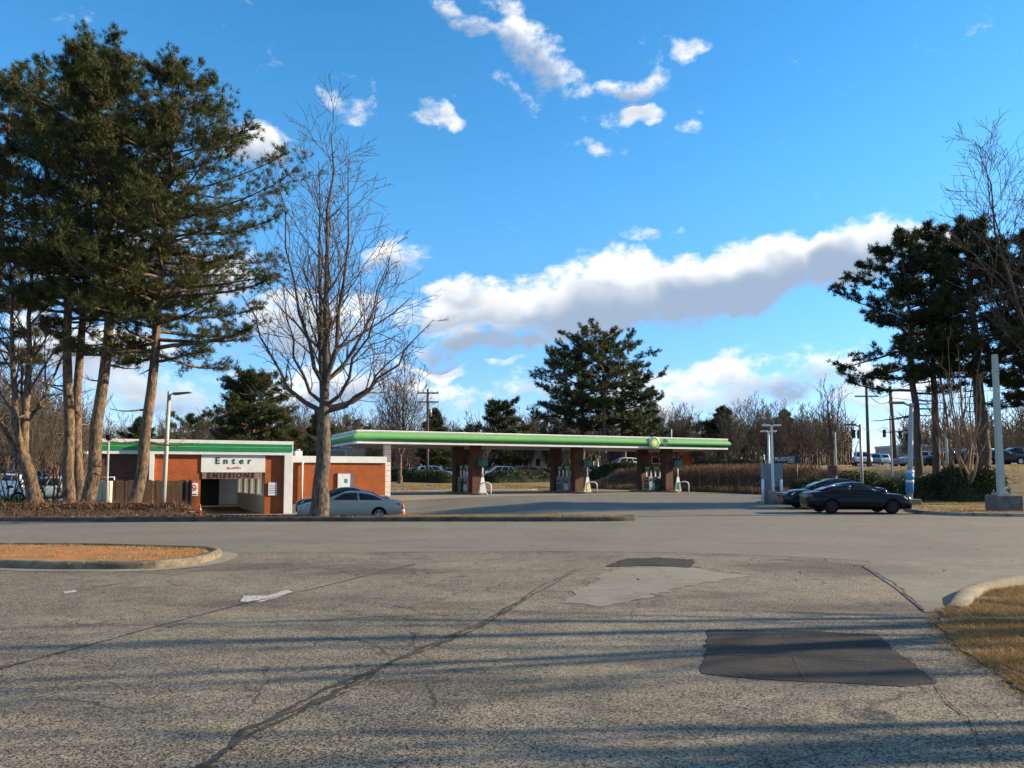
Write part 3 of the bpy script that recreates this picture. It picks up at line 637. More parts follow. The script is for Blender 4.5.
def needles(pos, dirs, nb, ln, wd, r, spread=.9):
    M_ = len(pos); d = dirs[:, None, :] * .8 + r.normal(0, spread * .6, (M_, nb, 3)); d /= np.linalg.norm(d, axis=2, keepdims=True) + 1e-9
    side = np.cross(d, r.normal(0, 1, (M_, nb, 3))); side /= np.linalg.norm(side, axis=2, keepdims=True) + 1e-9
    L_ = ln * r.uniform(.65, 1.15, (M_, nb, 1)); o = pos[:, None, :] + r.normal(0, ln * .18, (M_, nb, 3))
    a = o + side * wd * .5; b = o - side * wd * .5; c = o + d * L_
    V = np.stack([a, b, c], 2).reshape(-1, 3); return V, np.arange(len(V)).reshape(-1, 3)
def pine(name, x, y, h, r, label, group, seed, trunk=None, c0=.38, rad=4.5, env=None, nbr=70, nsub=9, tuft=6, blades=11, ln=.24, wd=.034, nm=None, bark=None, droop=.12, dead=6, cat='tree', bias=None, stubs=True):
    rnd = random.Random(seed); r_ = np.random.default_rng(seed); z = H(x, y) - .06
    root = empty(name, (x, y, z), 0, label, cat, group)
    trunk = trunk or [(0, 0, 0), (0, 0, h)]
    K = 12; path = []
    def tp(f):
        f = max(0, min(1, f)) * h
        for a, b in zip(trunk, trunk[1:]):
            if f <= b[2] or b is trunk[-1]:
                t = (f - a[2]) / (b[2] - a[2]); return Vector((a[0] + (b[0] - a[0]) * t, a[1] + (b[1] - a[1]) * t, f))
    for i in range(K): 
        q = tp(i / (K - 1)); path.append((q.x + rnd.gauss(0, r * .18), q.y + rnd.gauss(0, r * .18), q.z))
    path.insert(1, tuple(np.array(path[0]) * .82 + np.array(path[1]) * .18))
    rads = [r * 1.35, r * 1.08] + [r * (1 - .88 * (i / (K - 1)) ** 1.15) for i in range(1, K)]
    tr = Tubes(); tr.add(path, rads, 14); tr.build('trunk', bark or bark_pine, root)
    br = Tubes(); pos = []; dr = []
    env = env or (lambda t: (.55 + .45 * math.sin(math.pi * min(1, t * 1.1) ** .8)) * (1 - .78 * t ** 1.6))
    for k in range(nbr + dead):
        isdead = k >= nbr
        t = (k + rnd.random()) / nbr if not isdead else rnd.uniform(-.28, .12)
        f = c0 + (1 - c0) * t * .985; q = tp(f); az = k * 2.39996 + rnd.uniform(-.4, .4)
        L_ = rad * env(max(t, 0)) * rnd.uniform(.5, 1.22) * (.55 if isdead else 1)
        if bias: L_ *= 1 + bias[2] * math.cos(az - bias[1]) * (1 if bias[0] is None else 1)
        elv = R(rnd.uniform(-8, 18) + 30 * max(t, 0) ** 1.6); d = Vector((math.cos(az) * math.cos(elv), math.sin(az) * math.cos(elv), math.sin(elv)))
        Kb = 6; pts = [tuple(q)]; p = q.copy(); dirs = []
        for i in range(Kb - 1):
            d = (d + Vector((rnd.gauss(0, .09), rnd.gauss(0, .09), rnd.gauss(0, .06) + (-droop * .5 if i < 2 else droop * .75)))).normalized()
            p = p + d * (L_ / (Kb - 1)); pts.append(tuple(p)); dirs.append(d.copy())
        rb = min(.028 + .016 * L_, rads[min(int(f * K) + 1, K)] * .6)
        br.add(pts, [rb * (1 - .8 * i / (Kb - 1)) for i in range(Kb)], 4)
        if isdead:
            for c in range(4):
                i = rnd.randint(2, 4); nd = perp_dir(dirs[i], R(rnd.uniform(25, 60)), rnd.uniform(0, 6.28)); s = Vector(pts[i])
                br.add([tuple(s), tuple(s + nd * L_ * .2), tuple(s + (nd + Vector((0, 0, .2))) * L_ * .38)], [.012, .009, .005], 3)
            continue
        ns = max(3, int(nsub * (.45 + .55 * L_ / rad)))
        for c in range(ns):
            tt = .22 + .78 * (c + rnd.random()) / ns; ff = min(tt, .99) * (Kb - 1); i = min(int(ff), Kb - 2); s = Vector(pts[i]).lerp(Vector(pts[i + 1]), ff - i)
            dd = dirs[i]; sidev = Vector((-dd.y, dd.x, 0)) * (1 if c % 2 else -1)
            nd = (dd * .75 + sidev * rnd.uniform(.35, 1.0) + Vector((0, 0, rnd.uniform(-.25, .75)))).normalized()
            sl_ = L_ * rnd.uniform(.18, .36) * (1.2 - .6 * tt)
            e = s + nd * sl_ + Vector((0, 0, .08 * sl_)); mid = s + nd * sl_ * .5
            br.add([tuple(s), tuple(mid), tuple(e)], [.014, .01, .006], 3)
            for u in range(tuft):
                w = .3 + .7 * (u + rnd.random()) / tuft; o = s.lerp(e, w)
                pos.append((o.x + rnd.gauss(0, .12), o.y + rnd.gauss(0, .12), o.z + rnd.gauss(0, .11))); dr.append(tuple((nd + Vector((rnd.gauss(0, .4), rnd.gauss(0, .4), .35 + rnd.gauss(0, .25)))).normalized()))
        for u in range(tuft):
            o = Vector(pts[-2]).lerp(Vector(pts[-1]), rnd.uniform(.2, 1.05)); pos.append(tuple(o)); dr.append(tuple(dirs[-1]))
    cr_parent = root
    br.build('branches', bark or bark_pine, root)
    V, Fc = needles(np.array(pos), np.array(dr), blades, ln, wd, r_)
    np_mesh('crown', V, Fc, nm or needle, root)
    return root

def blades_mesh(name, pts, hmin, hmax, wd, lean, m, seed, parent=None):
    r = np.random.default_rng(seed); P_ = np.array(pts); n = len(P_); a = r.uniform(0, 6.283, n)
    s = np.stack([np.cos(a), np.sin(a), np.zeros(n)], 1) * wd * r.uniform(.6, 1.3, (n, 1)); hh = r.uniform(hmin, hmax, (n, 1))
    tip = P_ + np.concatenate([r.normal(0, lean, (n, 2)) * hh, hh], 1)
    V = np.stack([P_ - s * .5, P_ + s * .5, tip], 1).reshape(-1, 3)
    return np_mesh(name, V, np.arange(len(V)).reshape(-1, 3), m, parent)
def in_poly(x, y, poly):
    c = False; n = len(poly); j = n - 1
    for i in range(n):
        xi, yi = poly[i][:2]; xj, yj = poly[j][:2]
        if (yi > y) != (yj > y) and x < (xj - xi) * (y - yi) / (yj - yi) + xi: c = not c
        j = i
    return c
def scatter(poly, n, dz, seed, clump=0.0, cs=1.0, box=None):
    r = random.Random(seed); xs = [p[0] for p in poly]; ys = [p[1] for p in poly]; out = []
    x0, x1, y0, y1 = box or (min(xs), max(xs), min(ys), max(ys)); tries = 0
    while len(out) < n and tries < n * 12:
        tries += 1; x = r.uniform(x0, x1); y = r.uniform(y0, y1)
        if not in_poly(x, y, poly): continue
        if clump and mnoise.noise(Vector((x * cs, y * cs, seed))) < clump - 1 + r.uniform(-.25, .25): continue
        out.append((x, y, H(x, y) + dz))
    return out

# ------------------------------------------------------------------ garage with the emissions bay
gx, gy = uv(-15.7, -9.3); GZ = -.62
G = empty('garage_building', (gx, gy, GZ), LA, 'brick garage with green and white fascia and open bay under an Enter sign', 'building')
W_ = 10.0
def lp(px, py, v=0.0):
    """pixel -> local (x along facade, z) on the garage facade plane"""
    d = ray(px, py); ox, oy = gx - v * LS, gy + v * LC
    n = (-LS, LC); k = (ox * n[0] + oy * n[1]) / (d.x * n[0] + d.y * n[1])
    p = Vector((d.x * k, d.y * k, EYE + d.z * k)); return (p.x - gx) * LC + (p.y - gy) * LS, p.z - GZ
xB0 = lp(201, 470)[0]; xB1 = lp(265, 470)[0]; xP0 = lp(283.5, 480)[0]; xP1 = lp(292, 480)[0]; xQ0 = lp(149, 470)[0]; xQ1 = lp(154, 470)[0]; xL = lp(96, 470)[0]; xSec = lp(128, 470)[0]
zF0 = lp(240, 455)[1]; zF1 = lp(240, 441.3)[1]; zS = lp(232, 472.3)[1]
RC = .42
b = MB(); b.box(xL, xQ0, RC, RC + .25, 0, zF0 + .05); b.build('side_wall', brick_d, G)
b = MB(); b.box(xQ0 + .05, xB0, 0, .25, 0, zF0 + .05); b.build('wall', brick, G)
b = MB(); b.box(xB1, xP1 - .1, 0, .25, 0, zF0 + .05); b.build('pier', brick, G)
b = MB(); b.box(xQ0, xP1, -.20, .7, zF0, zF1); b.box(xQ0 - .01, xP1 + .01, -.23, -.1, zF1 - .16, zF1 + .03); b.box(xL, xQ0 - .012, -.20 + RC, .7, zF0, zF1); b.box(xL, xQ0 - .012, -.23 + RC, -.1 + RC, zF1 - .16, zF1 + .03); b.build('fascia', white, G, bevel=.01)
z0, z1 = zF0 + (zF1 - zF0) * .26, zF0 + (zF1 - zF0) * .78
for (xa, xb_, yo) in ((xQ0 + .02, xP1 - .05, -.20), (xL + .02, xQ0 - .02, -.20 + RC)):
    b = MB(); b.box(xa, xb_, yo - .04, yo - .002, z0, z1); gb = b.build('fascia_band', green, G)
    b = MB(); b.box(xa, xb_, yo - .052, yo - .042, z0 + (z1 - z0) * .52, z0 + (z1 - z0) * .60); b.build('light_stripe', green_l, gb)
b = MB(); b.box(xP0, xP1, -.22, -.003, 0, zF0 - .002); b.build('white_pillar', white, G, bevel=.015)
b = MB(); b.box(xQ0, xQ1, -.21, -.003, 0, zF0 - .002); b.build('white_pillar', white, G, bevel=.015)
b = MB(); b.box(xB0 + .0, xB1, -.06, -.01, zS, zF0 - .003); sg = b.build('sign_board', white, G)
mid = (xB0 + xB1) / 2
for k, ch in enumerate('Enter'): text_mesh('letter', ch, .50, green_d, sg, (mid - .84 + k * .42, -.07, zF0 - .34), bold=.006)
b = MB()                                     # a short line of red script, too small to read
for k in range(9): x_ = mid - .35 + k * .085; b.box(x_, x_ + .05, -.066, -.061, zS + .16 + .012 * k * .5, zS + .16 + .006 * k + random.uniform(.06, .13))
b.build('red_script', red, sg)
b = MB(); b.box(xB0 + .06, xB1 - .3, -.045, -.03, zS - .36, zS - .005); bn = b.build('banner', mat('banner_cloth', (.26, .17, .13), (.2, .11, .085), 4, .8), G)
text_mesh('lettering', 'EMISSIONS', .40, mat('letter_maroon', (.035, .010, .008), None, 5, .7), bn, (mid - .12, -.05, zS - .185), space=1.36, bold=.02)
# interior of the bay
D = 9.0
b = MB(); b.box(xB0 - 1.2, xB1 + .3, .0, D, -.06, .015); b.build('bay_floor', floor_c, G)
b = MB(); b.box(xB0 - .26, xB0 - .002, .26, D, .016, zF0); b.build('inner_wall', grey_wall, G)
b = MB(); b.box(xB0 - .3, xB0 + .3, D, D + .2, .016, zF0); b.box(xB0 + 1.6, xB1 + .6, D, D + .2, .016, zF0); b.box(xB0 + .3, xB0 + 1.6, D, D + .2, 2.5, zF0); b.build('back_wall', grey_wall, G)
b = MB(); b.box(xB0 + .3, xB0 + 1.6, D + .05, D + .12, .016, 2.5); b.build('back_door', black_m, G)
PV = (xB1 + .02, .27, 0); PA = R(6)
def swing(o_): o_.location = PV; o_.rotation_euler = (0, 0, PA); return o_
sw = MB(); sw.box(0, .2, 0, 7.5, .016, 1.0); sw.box(0, .2, 0, 7.5, 2.5, zF0 - .02)
for k in range(5): sw.box(0, .2, .02 + k * 1.8, .18 + k * 1.8, 1.001, 2.499)
swing(sw.build('office_wall', grey_wall, G))
for k in range(4):
    f = MB(); y0 = .18 + k * 1.8; f.box(-.05, .06, y0, y0 + .12, 1.0, 2.5); f.box(-.05, .06, y0 + 1.5, y0 + 1.62, 1.0, 2.5); f.box(-.05, .06, y0 + .76, y0 + .86, 1.1, 2.4)
    f.box(-.05, .06, y0 + .12, y0 + 1.5, 1.0, 1.1); f.box(-.05, .06, y0 + .12, y0 + 1.5, 2.4, 2.5)
    fo = swing(f.build('window_frame', white, G))
    f = MB(); f.box(.09, .10, y0 + .1, y0 + 1.52, 1.05, 2.45); f.build('pane', pane_g, fo)
b = MB(); b.box(xL, xL + .25, .52, 9.4, 0, zF0); b.build('outer_wall', brick, G)
b = MB(); b.box(xL + .02, xP1 - .02, .31, 9.6, zF0 + .1, zF0 + .4); b.build('roof', mat('roof_felt', (.2, .19, .17), None, 2, .9), G)
# notices on the brick
def notice(px0, px1, py0, py1, label, ring=False):
    x0, z0_ = lp(px0, py1); x1, z1_ = lp(px1, py0)
    o = empty('wall_sign', (gx + x0 * LC + .05 * LS, gy + x0 * LS - .05 * LC, GZ + z0_), LA, label, 'sign')
    b = MB(); b.box(0, x1 - x0, -.02, .049, 0, z1_ - z0_); b.build('board', white if ring else paper, o, bevel=.004)
    w, h = x1 - x0, z1_ - z0_
    if ring:
        m_ = MB(); n = 20; ro, ri = w * .36, w * .25
        for k in range(n):
            a, c = 2 * math.pi * k / n, 2 * math.pi * (k + 1) / n
            q = [(w / 2 + r_ * math.cos(t), -.024, h * .62 + r_ * math.sin(t)) for (r_, t) in ((ri, a), (ro, a), (ro, c), (ri, c))]
            m_.add(q, [(0, 1, 2, 3)])
        s = .7 * ri
        m_.add([(w / 2 - s - .03, -.0245, h * .62 + s - .03), (w / 2 - s + .03, -.0245, h * .62 + s + .03), (w / 2 + s + .03, -.0245, h * .62 - s + .03), (w / 2 + s - .03, -.0245, h * .62 - s - .03)], [(0, 3, 2, 1)])
        m_.build('prohibition_ring', red, o)
        b = MB(); b.box(w * .15, w * .85, -.023, -.02, h * .08, h * .16); b.build('printed_line', black_m, o)
    else:
        for k in range(4):
            b = MB(); b.box(w * .12, w * .88, -.023, -.02, h * (.2 + k * .17), h * (.25 + k * .17)); b.build('printed_line', greyc, o)
notice(188, 198, 483, 496, 'white sign with red prohibition ring on orange brick beside the bay', True)
notice(268, 277, 482.5, 495.5, 'white paper notice on the brick pier by the white pillar')

# ------------------------------------------------------------------ store behind the garage
sx, sy = uv(-6.5, -1.8); SZ = -.42
S = empty('store_building', (sx, sy, SZ), LA, 'low orange brick store with white coping behind the parked cars', 'building')
SW = 8.1; SH = 3.3
b = MB(); b.box(0, SW, 0, .25, 0, SH - .45); b.box(0, .25, .25, 9, 0, SH - .45); b.box(SW - .25, SW, .25, 9, 0, SH - .45); b.box(.25, SW - .25, 8.75, 9, 0, SH - .45); b.build('wall', brick, S)
b = MB(); b.box(-.05, SW + .05, -.12, 9.1, SH - .45, SH); b.build('coping', white, S, bevel=.012)
def sp_(px):
    d = ray(px, 470); n = (-LS, LC); k = (sx * n[0] + sy * n[1]) / (d.x * n[0] + d.y * n[1]); return (d.x * k - sx) * LC + (d.y * k - sy) * LS
b = MB(); b.tube([(sp_(302), -.14, 0.05), (sp_(302), -.14, SH - .5)], .06, 10); b.tube([(sp_(302), -.14, SH - .5), (sp_(302), -.02, SH - .42)], .10, 10); b.build('downpipe', white, S, True)
xd = sp_(337); b = MB(); b.box(xd, xd + 1.15, -.07, .02, .02, 2.15); dr_ = b.build('door_frame', greyc, S)
b = MB(); b.box(xd + .05, xd + .9, -.10, -.072, .05, 2.1); dd_ = b.build('door', white, S)
b = MB(); b.box(xd + .5, xd + .72, -.108, -.101, 1.45, 1.75); b.build('door_notice', blue_b, dd_)
b = MB(); b.tube([(xd + .15, -.10, 1.05), (xd + .15, -.15, 1.05), (xd + .25, -.15, 1.05)], .015, 6); b.build('handle', steel, dd_)
# roof gear
def rooftop(px, dv, w, d, h, label, m, kind):
    u_ = sp_(px); x = sx + u_ * LC - dv * LS; y = sy + u_ * LS + dv * LC
    o = empty('roof_unit', (x, y, SZ + SH), LA, label, 'roof unit')
    b = MB(); b.box(-w / 2, w / 2, -d / 2, d / 2, 0, h); bo = b.build('housing', m, o, bevel=.02)
    if kind == 0:
        for k in range(5): b = MB(); b.box(-w * .42, w * .42, -d / 2 - .02, -d / 2 + .001, h * (.15 + k * .15), h * (.22 + k * .15)); b.build('louvre', black_m, bo)
    else:
        b = MB(); b.lathe([(w * .3, 0), (w * .3, .12), (w * .22, .14)], (0, 0, h), 16); b.build('fan_cowl', steel, bo, True)
rooftop(344, 3.2, 1.5, 1.2, .55, 'dark air conditioning unit on the store roof behind the bare trunk', greyc, 0)
rooftop(362, 4.2, 2.2, 1.3, .7, 'wide grey air conditioning unit on the store roof under the canopy end', mat('unit_grey', (.2, .21, .21), None, 3, .6), 1)
rooftop(304, 2.5, .5, .6, .4, 'small pale roof unit at the left end of the store', white, 1)

# ------------------------------------------------------------------ fuel canopy
CZ = H(*uv(10, 4)); cw = 34.0; cd = 8.5; zb, zt = 3.88, 4.86
C = empty('fuel_canopy', (AX, AY, 0), LA, 'long green and white fuel canopy on brown brick columns', 'canopy')
b = MB(); b.box(.15, cw - .15, .15, cd - .15, zb + .08, zt - .1); b.build('deck', mat('soffit', (.5, .5, .48), None, 1, .6), C)
# rounded green bullnose between white rails, round all four sides
def fascia_ring(prof, name, m):
    """prof: (outward offset, z) swept round the rectangle with mitred corners"""
    v = []; f = []; k = len(prof)
    for (cx_, cy_, sx_, sy_) in ((0, 0, -1, -1), (cw, 0, 1, -1), (cw, cd, 1, 1), (0, cd, -1, 1)):
        for (o_, z) in prof: v.append((cx_ + sx_ * o_, cy_ + sy_ * o_, z))
    for i in range(4):
        j = (i + 1) % 4
        for q in range(k): f.append((i * k + q, j * k + q, j * k + (q + 1) % k, i * k + (q + 1) % k))
    m_ = MB(); m_.v = v; m_.f = f; return m_.build(name, m, C)
h_ = zt - zb
fascia_ring([(-.2, zb), (.06, zb), (.06, zb + h_ * .17), (-.2, zb + h_ * .17)], 'lower_rail', white)
fascia_ring([(-.2, zt - h_ * .17), (.06, zt - h_ * .17), (.10, zt - h_ * .05), (.06, zt), (-.2, zt)], 'upper_rail', white)
pr = [(-.2, zb + h_ * .17 + .002)] + [(.02 + .26 * math.sin(math.pi * t) ** .8, zb + h_ * (.17 + .002 + .656 * t)) for t in [i / 10 for i in range(11)]] + [(-.2, zt - h_ * .17 - .002)]
gbar = fascia_ring(pr[4:], 'green_bullnose', green_c); fascia_ring(pr[:5], 'dark_green_edge', green, )
def cs(px, v):                               # u coordinate on the canopy line v seen at px
    d = ray(px, 490); ox, oy = AX - v * LS, AY + v * LC; n = (-LS, LC); k = (ox * n[0] + oy * n[1]) / (d.x * n[0] + d.y * n[1])
    return (d.x * k - ox) * LC + (d.y * k - oy) * LS
# sunburst emblem
eu = cs(653, 0); EZ = (zb + zt) / 2
em = empty('t', (0, 0, 0)); bpy.data.objects.remove(em)
def petals(n, ro, ri, rot, y, m, name, parent):
    m_ = MB(); c = []
    for k in range(n):
        a = 2 * math.pi * k / n + rot; da = math.pi / n * 1.25
        pts_ = [(0, 0), (ri * math.cos(a - da * .8), ri * math.sin(a - da * .8)), (ro * .86 * math.cos(a - da * .55), ro * .86 * math.sin(a - da * .55)), (ro * math.cos(a), ro * math.sin(a)), (ro * .86 * math.cos(a + da * .55), ro * .86 * math.sin(a + da * .55)), (ri * math.cos(a + da * .8), ri * math.sin(a + da * .8))]
        m_.add([(eu + p[0], y, EZ + p[1]) for p in pts_], [tuple(range(6))])
    return m_.build(name, m, parent)
b = MB(); b.lathe([(.50, 0), (.52, .05), (.52, .28)], (eu, -.36, EZ), 24, 'Y'); e0 = b.build('emblem', white, C, True)
petals(18, .51, .32, 0, -.366, green, 'petals', e0); petals(18, .42, .25, math.pi / 18, -.370, green_l, 'petals', e0)
petals(18, .32, .18, 0, -.374, yellow, 'petals', e0); petals(18, .16, .08, math.pi / 18, -.378, white, 'petals', e0)
b = MB(); n_ = 10; b.add([(eu + .95 + (.0 if k == 0 else 1) * 0 + .52 * math.cos(-math.pi / 2 + math.pi * k / n_), -.275, EZ + .02 + .34 * math.sin(-math.pi / 2 + math.pi * k / n_)) for k in range(n_ + 1)], [tuple(range(n_ + 1))]); b.build('dark_half_ellipse', green_d, gbar)  # flat dark green half ellipse on the bullnose, right of the emblem
islands = []
for i, (pf, pb) in enumerate(((475, 459), (577, 557), (667, 644))):
    u1 = cs(pf, 2.2); u2 = u1 - .05
    islands.append(u1)
    for v_ in (2.2, 6.0):
        b = MB(); b.box(u1 - .4, u1 + .4, v_ - .4, v_ + .4, H(*uv(u1, v_)) - .1, zb + .079); b.build('column', brick_d, C, bevel=.01)
u0 = cs(386.5, 1.2)
b = MB(); z_ = H(*uv(u0, 1.2)) - .1; b.box(u0 - .24, u0 + .24, .96, 1.44, z_, zb + .079)
wt = mat('white_tile', (.70, .69, .64), (.6, .59, .55), 2.5, .4); pc = b.build('tiled_column', wt, C)
for k in range(10): b = MB(); b.box(u0 - .245, u0 + .245, .955, 1.445, z_ + .4 + k * .4, z_ + .415 + k * .4); b.build('tile_joint', greyc, pc)

# pumps, each with its valance, on kerbed islands
def pump_island(i, u1):
    x, y = uv(u1, 4.1); z = H(x, y)
    o = empty('pump_island', (x, y, z), LA, ['concrete pump island below the leftmost canopy columns', 'concrete pump island below the middle canopy columns', 'concrete pump island below the rightmost canopy columns'][i], 'pump island', 'pump islands')
    n = 10; poly = [(.62 * math.cos(a), -3.0 + .62 * math.sin(a)) for a in [math.pi + math.pi * k / n for k in range(n + 1)]] + [(.62 * math.cos(a), 3.0 + .62 * math.sin(a)) for a in [math.pi * k / n for k in range(n + 1)]]
    b = MB(); b.prism(poly, -.05, .17); b.build('kerb_block', kerb_c, o, bevel=.02)
def pump(u1, v_, label, accent):
    x, y = uv(u1, v_); z = H(x, y) + .17
    o = empty('fuel_pump', (x, y, z), LA + R(90), label, 'fuel pump', 'fuel pumps')
    b = MB(); b.box(-.42, .42, -.28, .28, 0, 1.25); b.build('cabinet', mat('pump_white', (.34, .35, .34), None, 3, .45), o, bevel=.02)
    b = MB(); b.box(-.40, .40, -.30, -.282, .12, .62); b.box(-.40, .40, .282, .30, .12, .62); b.build('skirt', accent, o)
    for s in (-1, 1):
        b = MB(); b.box(-.26, .26, s * .30 - .012, s * .30 + .012, .72, 1.12); f = b.build('display', darksign, o)
        b = MB(); b.box(-.2, .1, s * .316 - .003, s * .316 + .003, .95, 1.06); b.build('price_window', paper, f)
        b = MB(); b.tube([(s * .46, 0, .95), (s * .62, 0, .7), (s * .60, 0, .35), (s * .46, 0, .3)], .02, 6); b.build('hose', rubber, o, True)
        b = MB(); b.box(s * .44 - .03, s * .44 + .03, -.05, .05, .85, 1.1); b.build('nozzle', green_d, o)
    for s in (-1, 1): b = MB(); b.box(s * .36 - .04, s * .36 + .04, -.06, .06, 1.251, 1.85); b.build('valance_post', white, o)
    b = MB(); b.prism_y([(-.55, 1.85), (.55, 1.85), (.62, 2.25), (-.62, 2.25)], -.16, .16); vl = b.build('valance', green_d, o, bevel=.03)
    b = MB(); b.box(-.35, .35, -.166, -.161, 1.95, 2.15); b.box(-.35, .35, .161, .166, 1.95, 2.15); b.build('valance_panel', green_l, vl)
def bollard_hoop(px, v_, label):
    u = cs(px, v_); x, y = uv(u, v_); o = empty('hoop_guard', (x, y, H(x, y) + .02), 0, label, 'barrier', 'white hoop guards')
    b = MB(); a = [(-.42 if i < 1 else .42, 0, 0) for i in (0,)]
    path = [(-.42, 0, 0), (-.42, 0, .75)] + [(-.42 * math.cos(t), 0, .75 + .22 * math.sin(t)) for t in [math.pi * k / 8 for k in range(1, 8)]] + [(.42, 0, .75), (.42, 0, 0)]
    b.tube(path, .055, 8); b.build('hoop', white, o, True)
    b = MB(); b.box(-.55, .55, -.12, .12, -.06, .015); b.build('foot_plate', kerb_c, o)
def trash_can(px, v_, label):
    u = cs(px, v_); x, y = uv(u, v_); o = empty('trash_can', (x, y, H(x, y) + .17), LA, label, 'trash can', 'green trash cans')
    b = MB(); b.lathe([(.27, 0), (.30, .1), (.31, .75)], (0, 0, 0), 14); b.build('drum', green_d, o, True)
    b = MB(); b.lathe([(.33, .75), (.33, .82), (.24, 1.0), (.06, 1.08)], (0, 0, 0), 14); b.build('lid', green_d, o, True)
def info_stand(px, v_, m, label):
    u = cs(px, v_); x, y = uv(u, v_); o = empty('promotion_stand', (x, y, H(x, y) + .17), LA, label, 'sign', None)
    b = MB(); b.prism_y([(-.34, 0), (.34, 0), (.10, 1.25), (-.10, 1.25)], -.05, .05); b.build('panel', white, o)
    b = MB(); b.prism_y([(-.26, .1), (.26, .1), (.14, .75), (-.14, .75)], -.06, -.051); b.build('poster', m, o)
    b = MB(); b.tube([(0, 0, 1.2), (0, 0, 2.2)], .06, 8); b.build('post', white, o, True)
    b = MB(); b.box(-.42, .42, -.14, .14, 2.1, 2.7); p_ = b.build('number_box', green_d, o, bevel=.02)
    b = MB(); b.box(-.05, .36, -.146, -.141, 2.2, 2.6); b.build('number_panel', mat('sign_teal', (.015, .14, .08), None, 3, .4), p_)
posw = ['leftmost', 'middle', 'rightmost']
for i, u1 in enumerate(islands):
    pump_island(i, u1)
    pump(u1, 3.6, 'fuel pump with green valance nearer the road on the %s island' % posw[i], white)
    pump(u1, 5.0, 'fuel pump with green valance at the back of the %s island' % posw[i], green_d)
info_stand(482.5, 1.35, paper, 'white triangular pump stand with grey poster at leftmost columns')
info_stand(587.5, 1.35, yellow, 'white triangular pump stand with yellow poster at middle columns')
info_stand(678, 1.35, green, 'pump stand with green poster at rightmost columns')
bollard_hoop(485.5, .55, 'white hoop guard before the grey poster pump stand'); bollard_hoop(592, .55, 'white hoop guard before the yellow poster pump stand'); bollard_hoop(684, .55, 'white hoop guard at the right end of the pumps')
trash_can(463.5, 4.4, 'dark green trash can between the leftmost columns'); trash_can(571, 4.4, 'dark green trash can between the middle columns'); trash_can(658, 2.9, 'dark green trash can between the rightmost columns')

# ------------------------------------------------------------------ wooden fence, gate, door box, poles near the garage
def local_line(px0, px1, Y0, Y1):
    a = at(px0, 500, Y0); c = at(px1, 500, Y1); return Vector((a.x, a.y)), Vector((c.x, c.y))
a_, c_ = local_line(112, 186, 35.4, 36.6)
L_ = (c_ - a_).length; ang = math.atan2(c_.y - a_.y, c_.x - a_.x)
fz = min(H(a_.x, a_.y), H(c_.x, c_.y)) - .05
Fn = empty('wooden_fence', (a_.x, a_.y, fz), ang, 'weathered brown board fence in front of the garage', 'fence')
nb = 24; bw = L_ / nb; topz = 1.36 - fz
for k in range(nb):
    b = MB(); d_ = random.uniform(-.012, .012); b.box(k * bw + .002, (k + 1) * bw - .002, -.012 + d_, .012 + d_, 0.02, topz + random.uniform(-.03, .03)); b.build('board', wood_f, Fn)
b = MB(); b.box(0, L_, .03, .08, .4, .5); b.box(0, L_, .03, .08, topz - .35, topz - .25); b.build('rail', wood_f, Fn)
for k in (0.05, .5, .97): b = MB(); b.box(L_ * k - .05, L_ * k + .05, .082, .18, -.1, topz + .02); b.build('post', wood_f, Fn)
def slim_post(px, Y, z1, r, label, m, cap=True):
    p = at(px, 500, Y); z = H(p.x, p.y); o = empty('gate_post', (p.x, p.y, z), 0, label, 'post', 'black gate posts')
    b = MB(); b.box(-r, r, -r, r, -.1, z1 - z); b.build('shaft', black_m, o, bevel=.006)
    b = MB(); b.lathe([(r * 1.5, z1 - z), (r * 1.5, z1 - z + .04), (.02, z1 - z + .16)], (0, 0, 0), 8); b.build('cap', black_m, o)
slim_post(184.6, 34.8, 1.2, .085, 'left black gate post at the end of the board fence', black_m)
slim_post(189.6, 34.6, 1.25, .075, 'right black gate post beside the prohibition sign', black_m)
# cream doors beside the trunk
p0 = at(95.5, 500, 36.3); p1 = at(111.5, 500, 36.6); z0 = H(p0.x, p0.y) - .05; w = p1.x - p0.x
o = empty('cream_enclosure', (p0.x, p0.y, z0), .02, 'cream double door enclosure with white pipe frame beside the brown fence', 'enclosure')
hz = at(100, 479, 36.3).z - z0
for k in (0, 1):
    b = MB(); b.box(k * w * .5 + .01, (k + 1) * w * .5 - .01, 0, .04, .05, hz - .08); dd_ = b.build('door', cream, o, bevel=.008)
    b = MB(); b.box(w * .5 - .07 + k * .11, w * .5 - .04 + k * .11, -.03, -.001, hz * .45, hz * .55); b.build('handle', steel, dd_)
b = MB(); b.box(-.03, w + .03, .05, .9, 0, hz - .1); b.build('body', cream, o)
b = MB(); b.tube([(-.06, -.05, 0), (-.06, -.05, hz + .08), (w * 1.45, -.05, hz + .08), (w * 1.45, -.05, hz - .35)], .035, 8); b.build('pipe_frame', white, o, True)
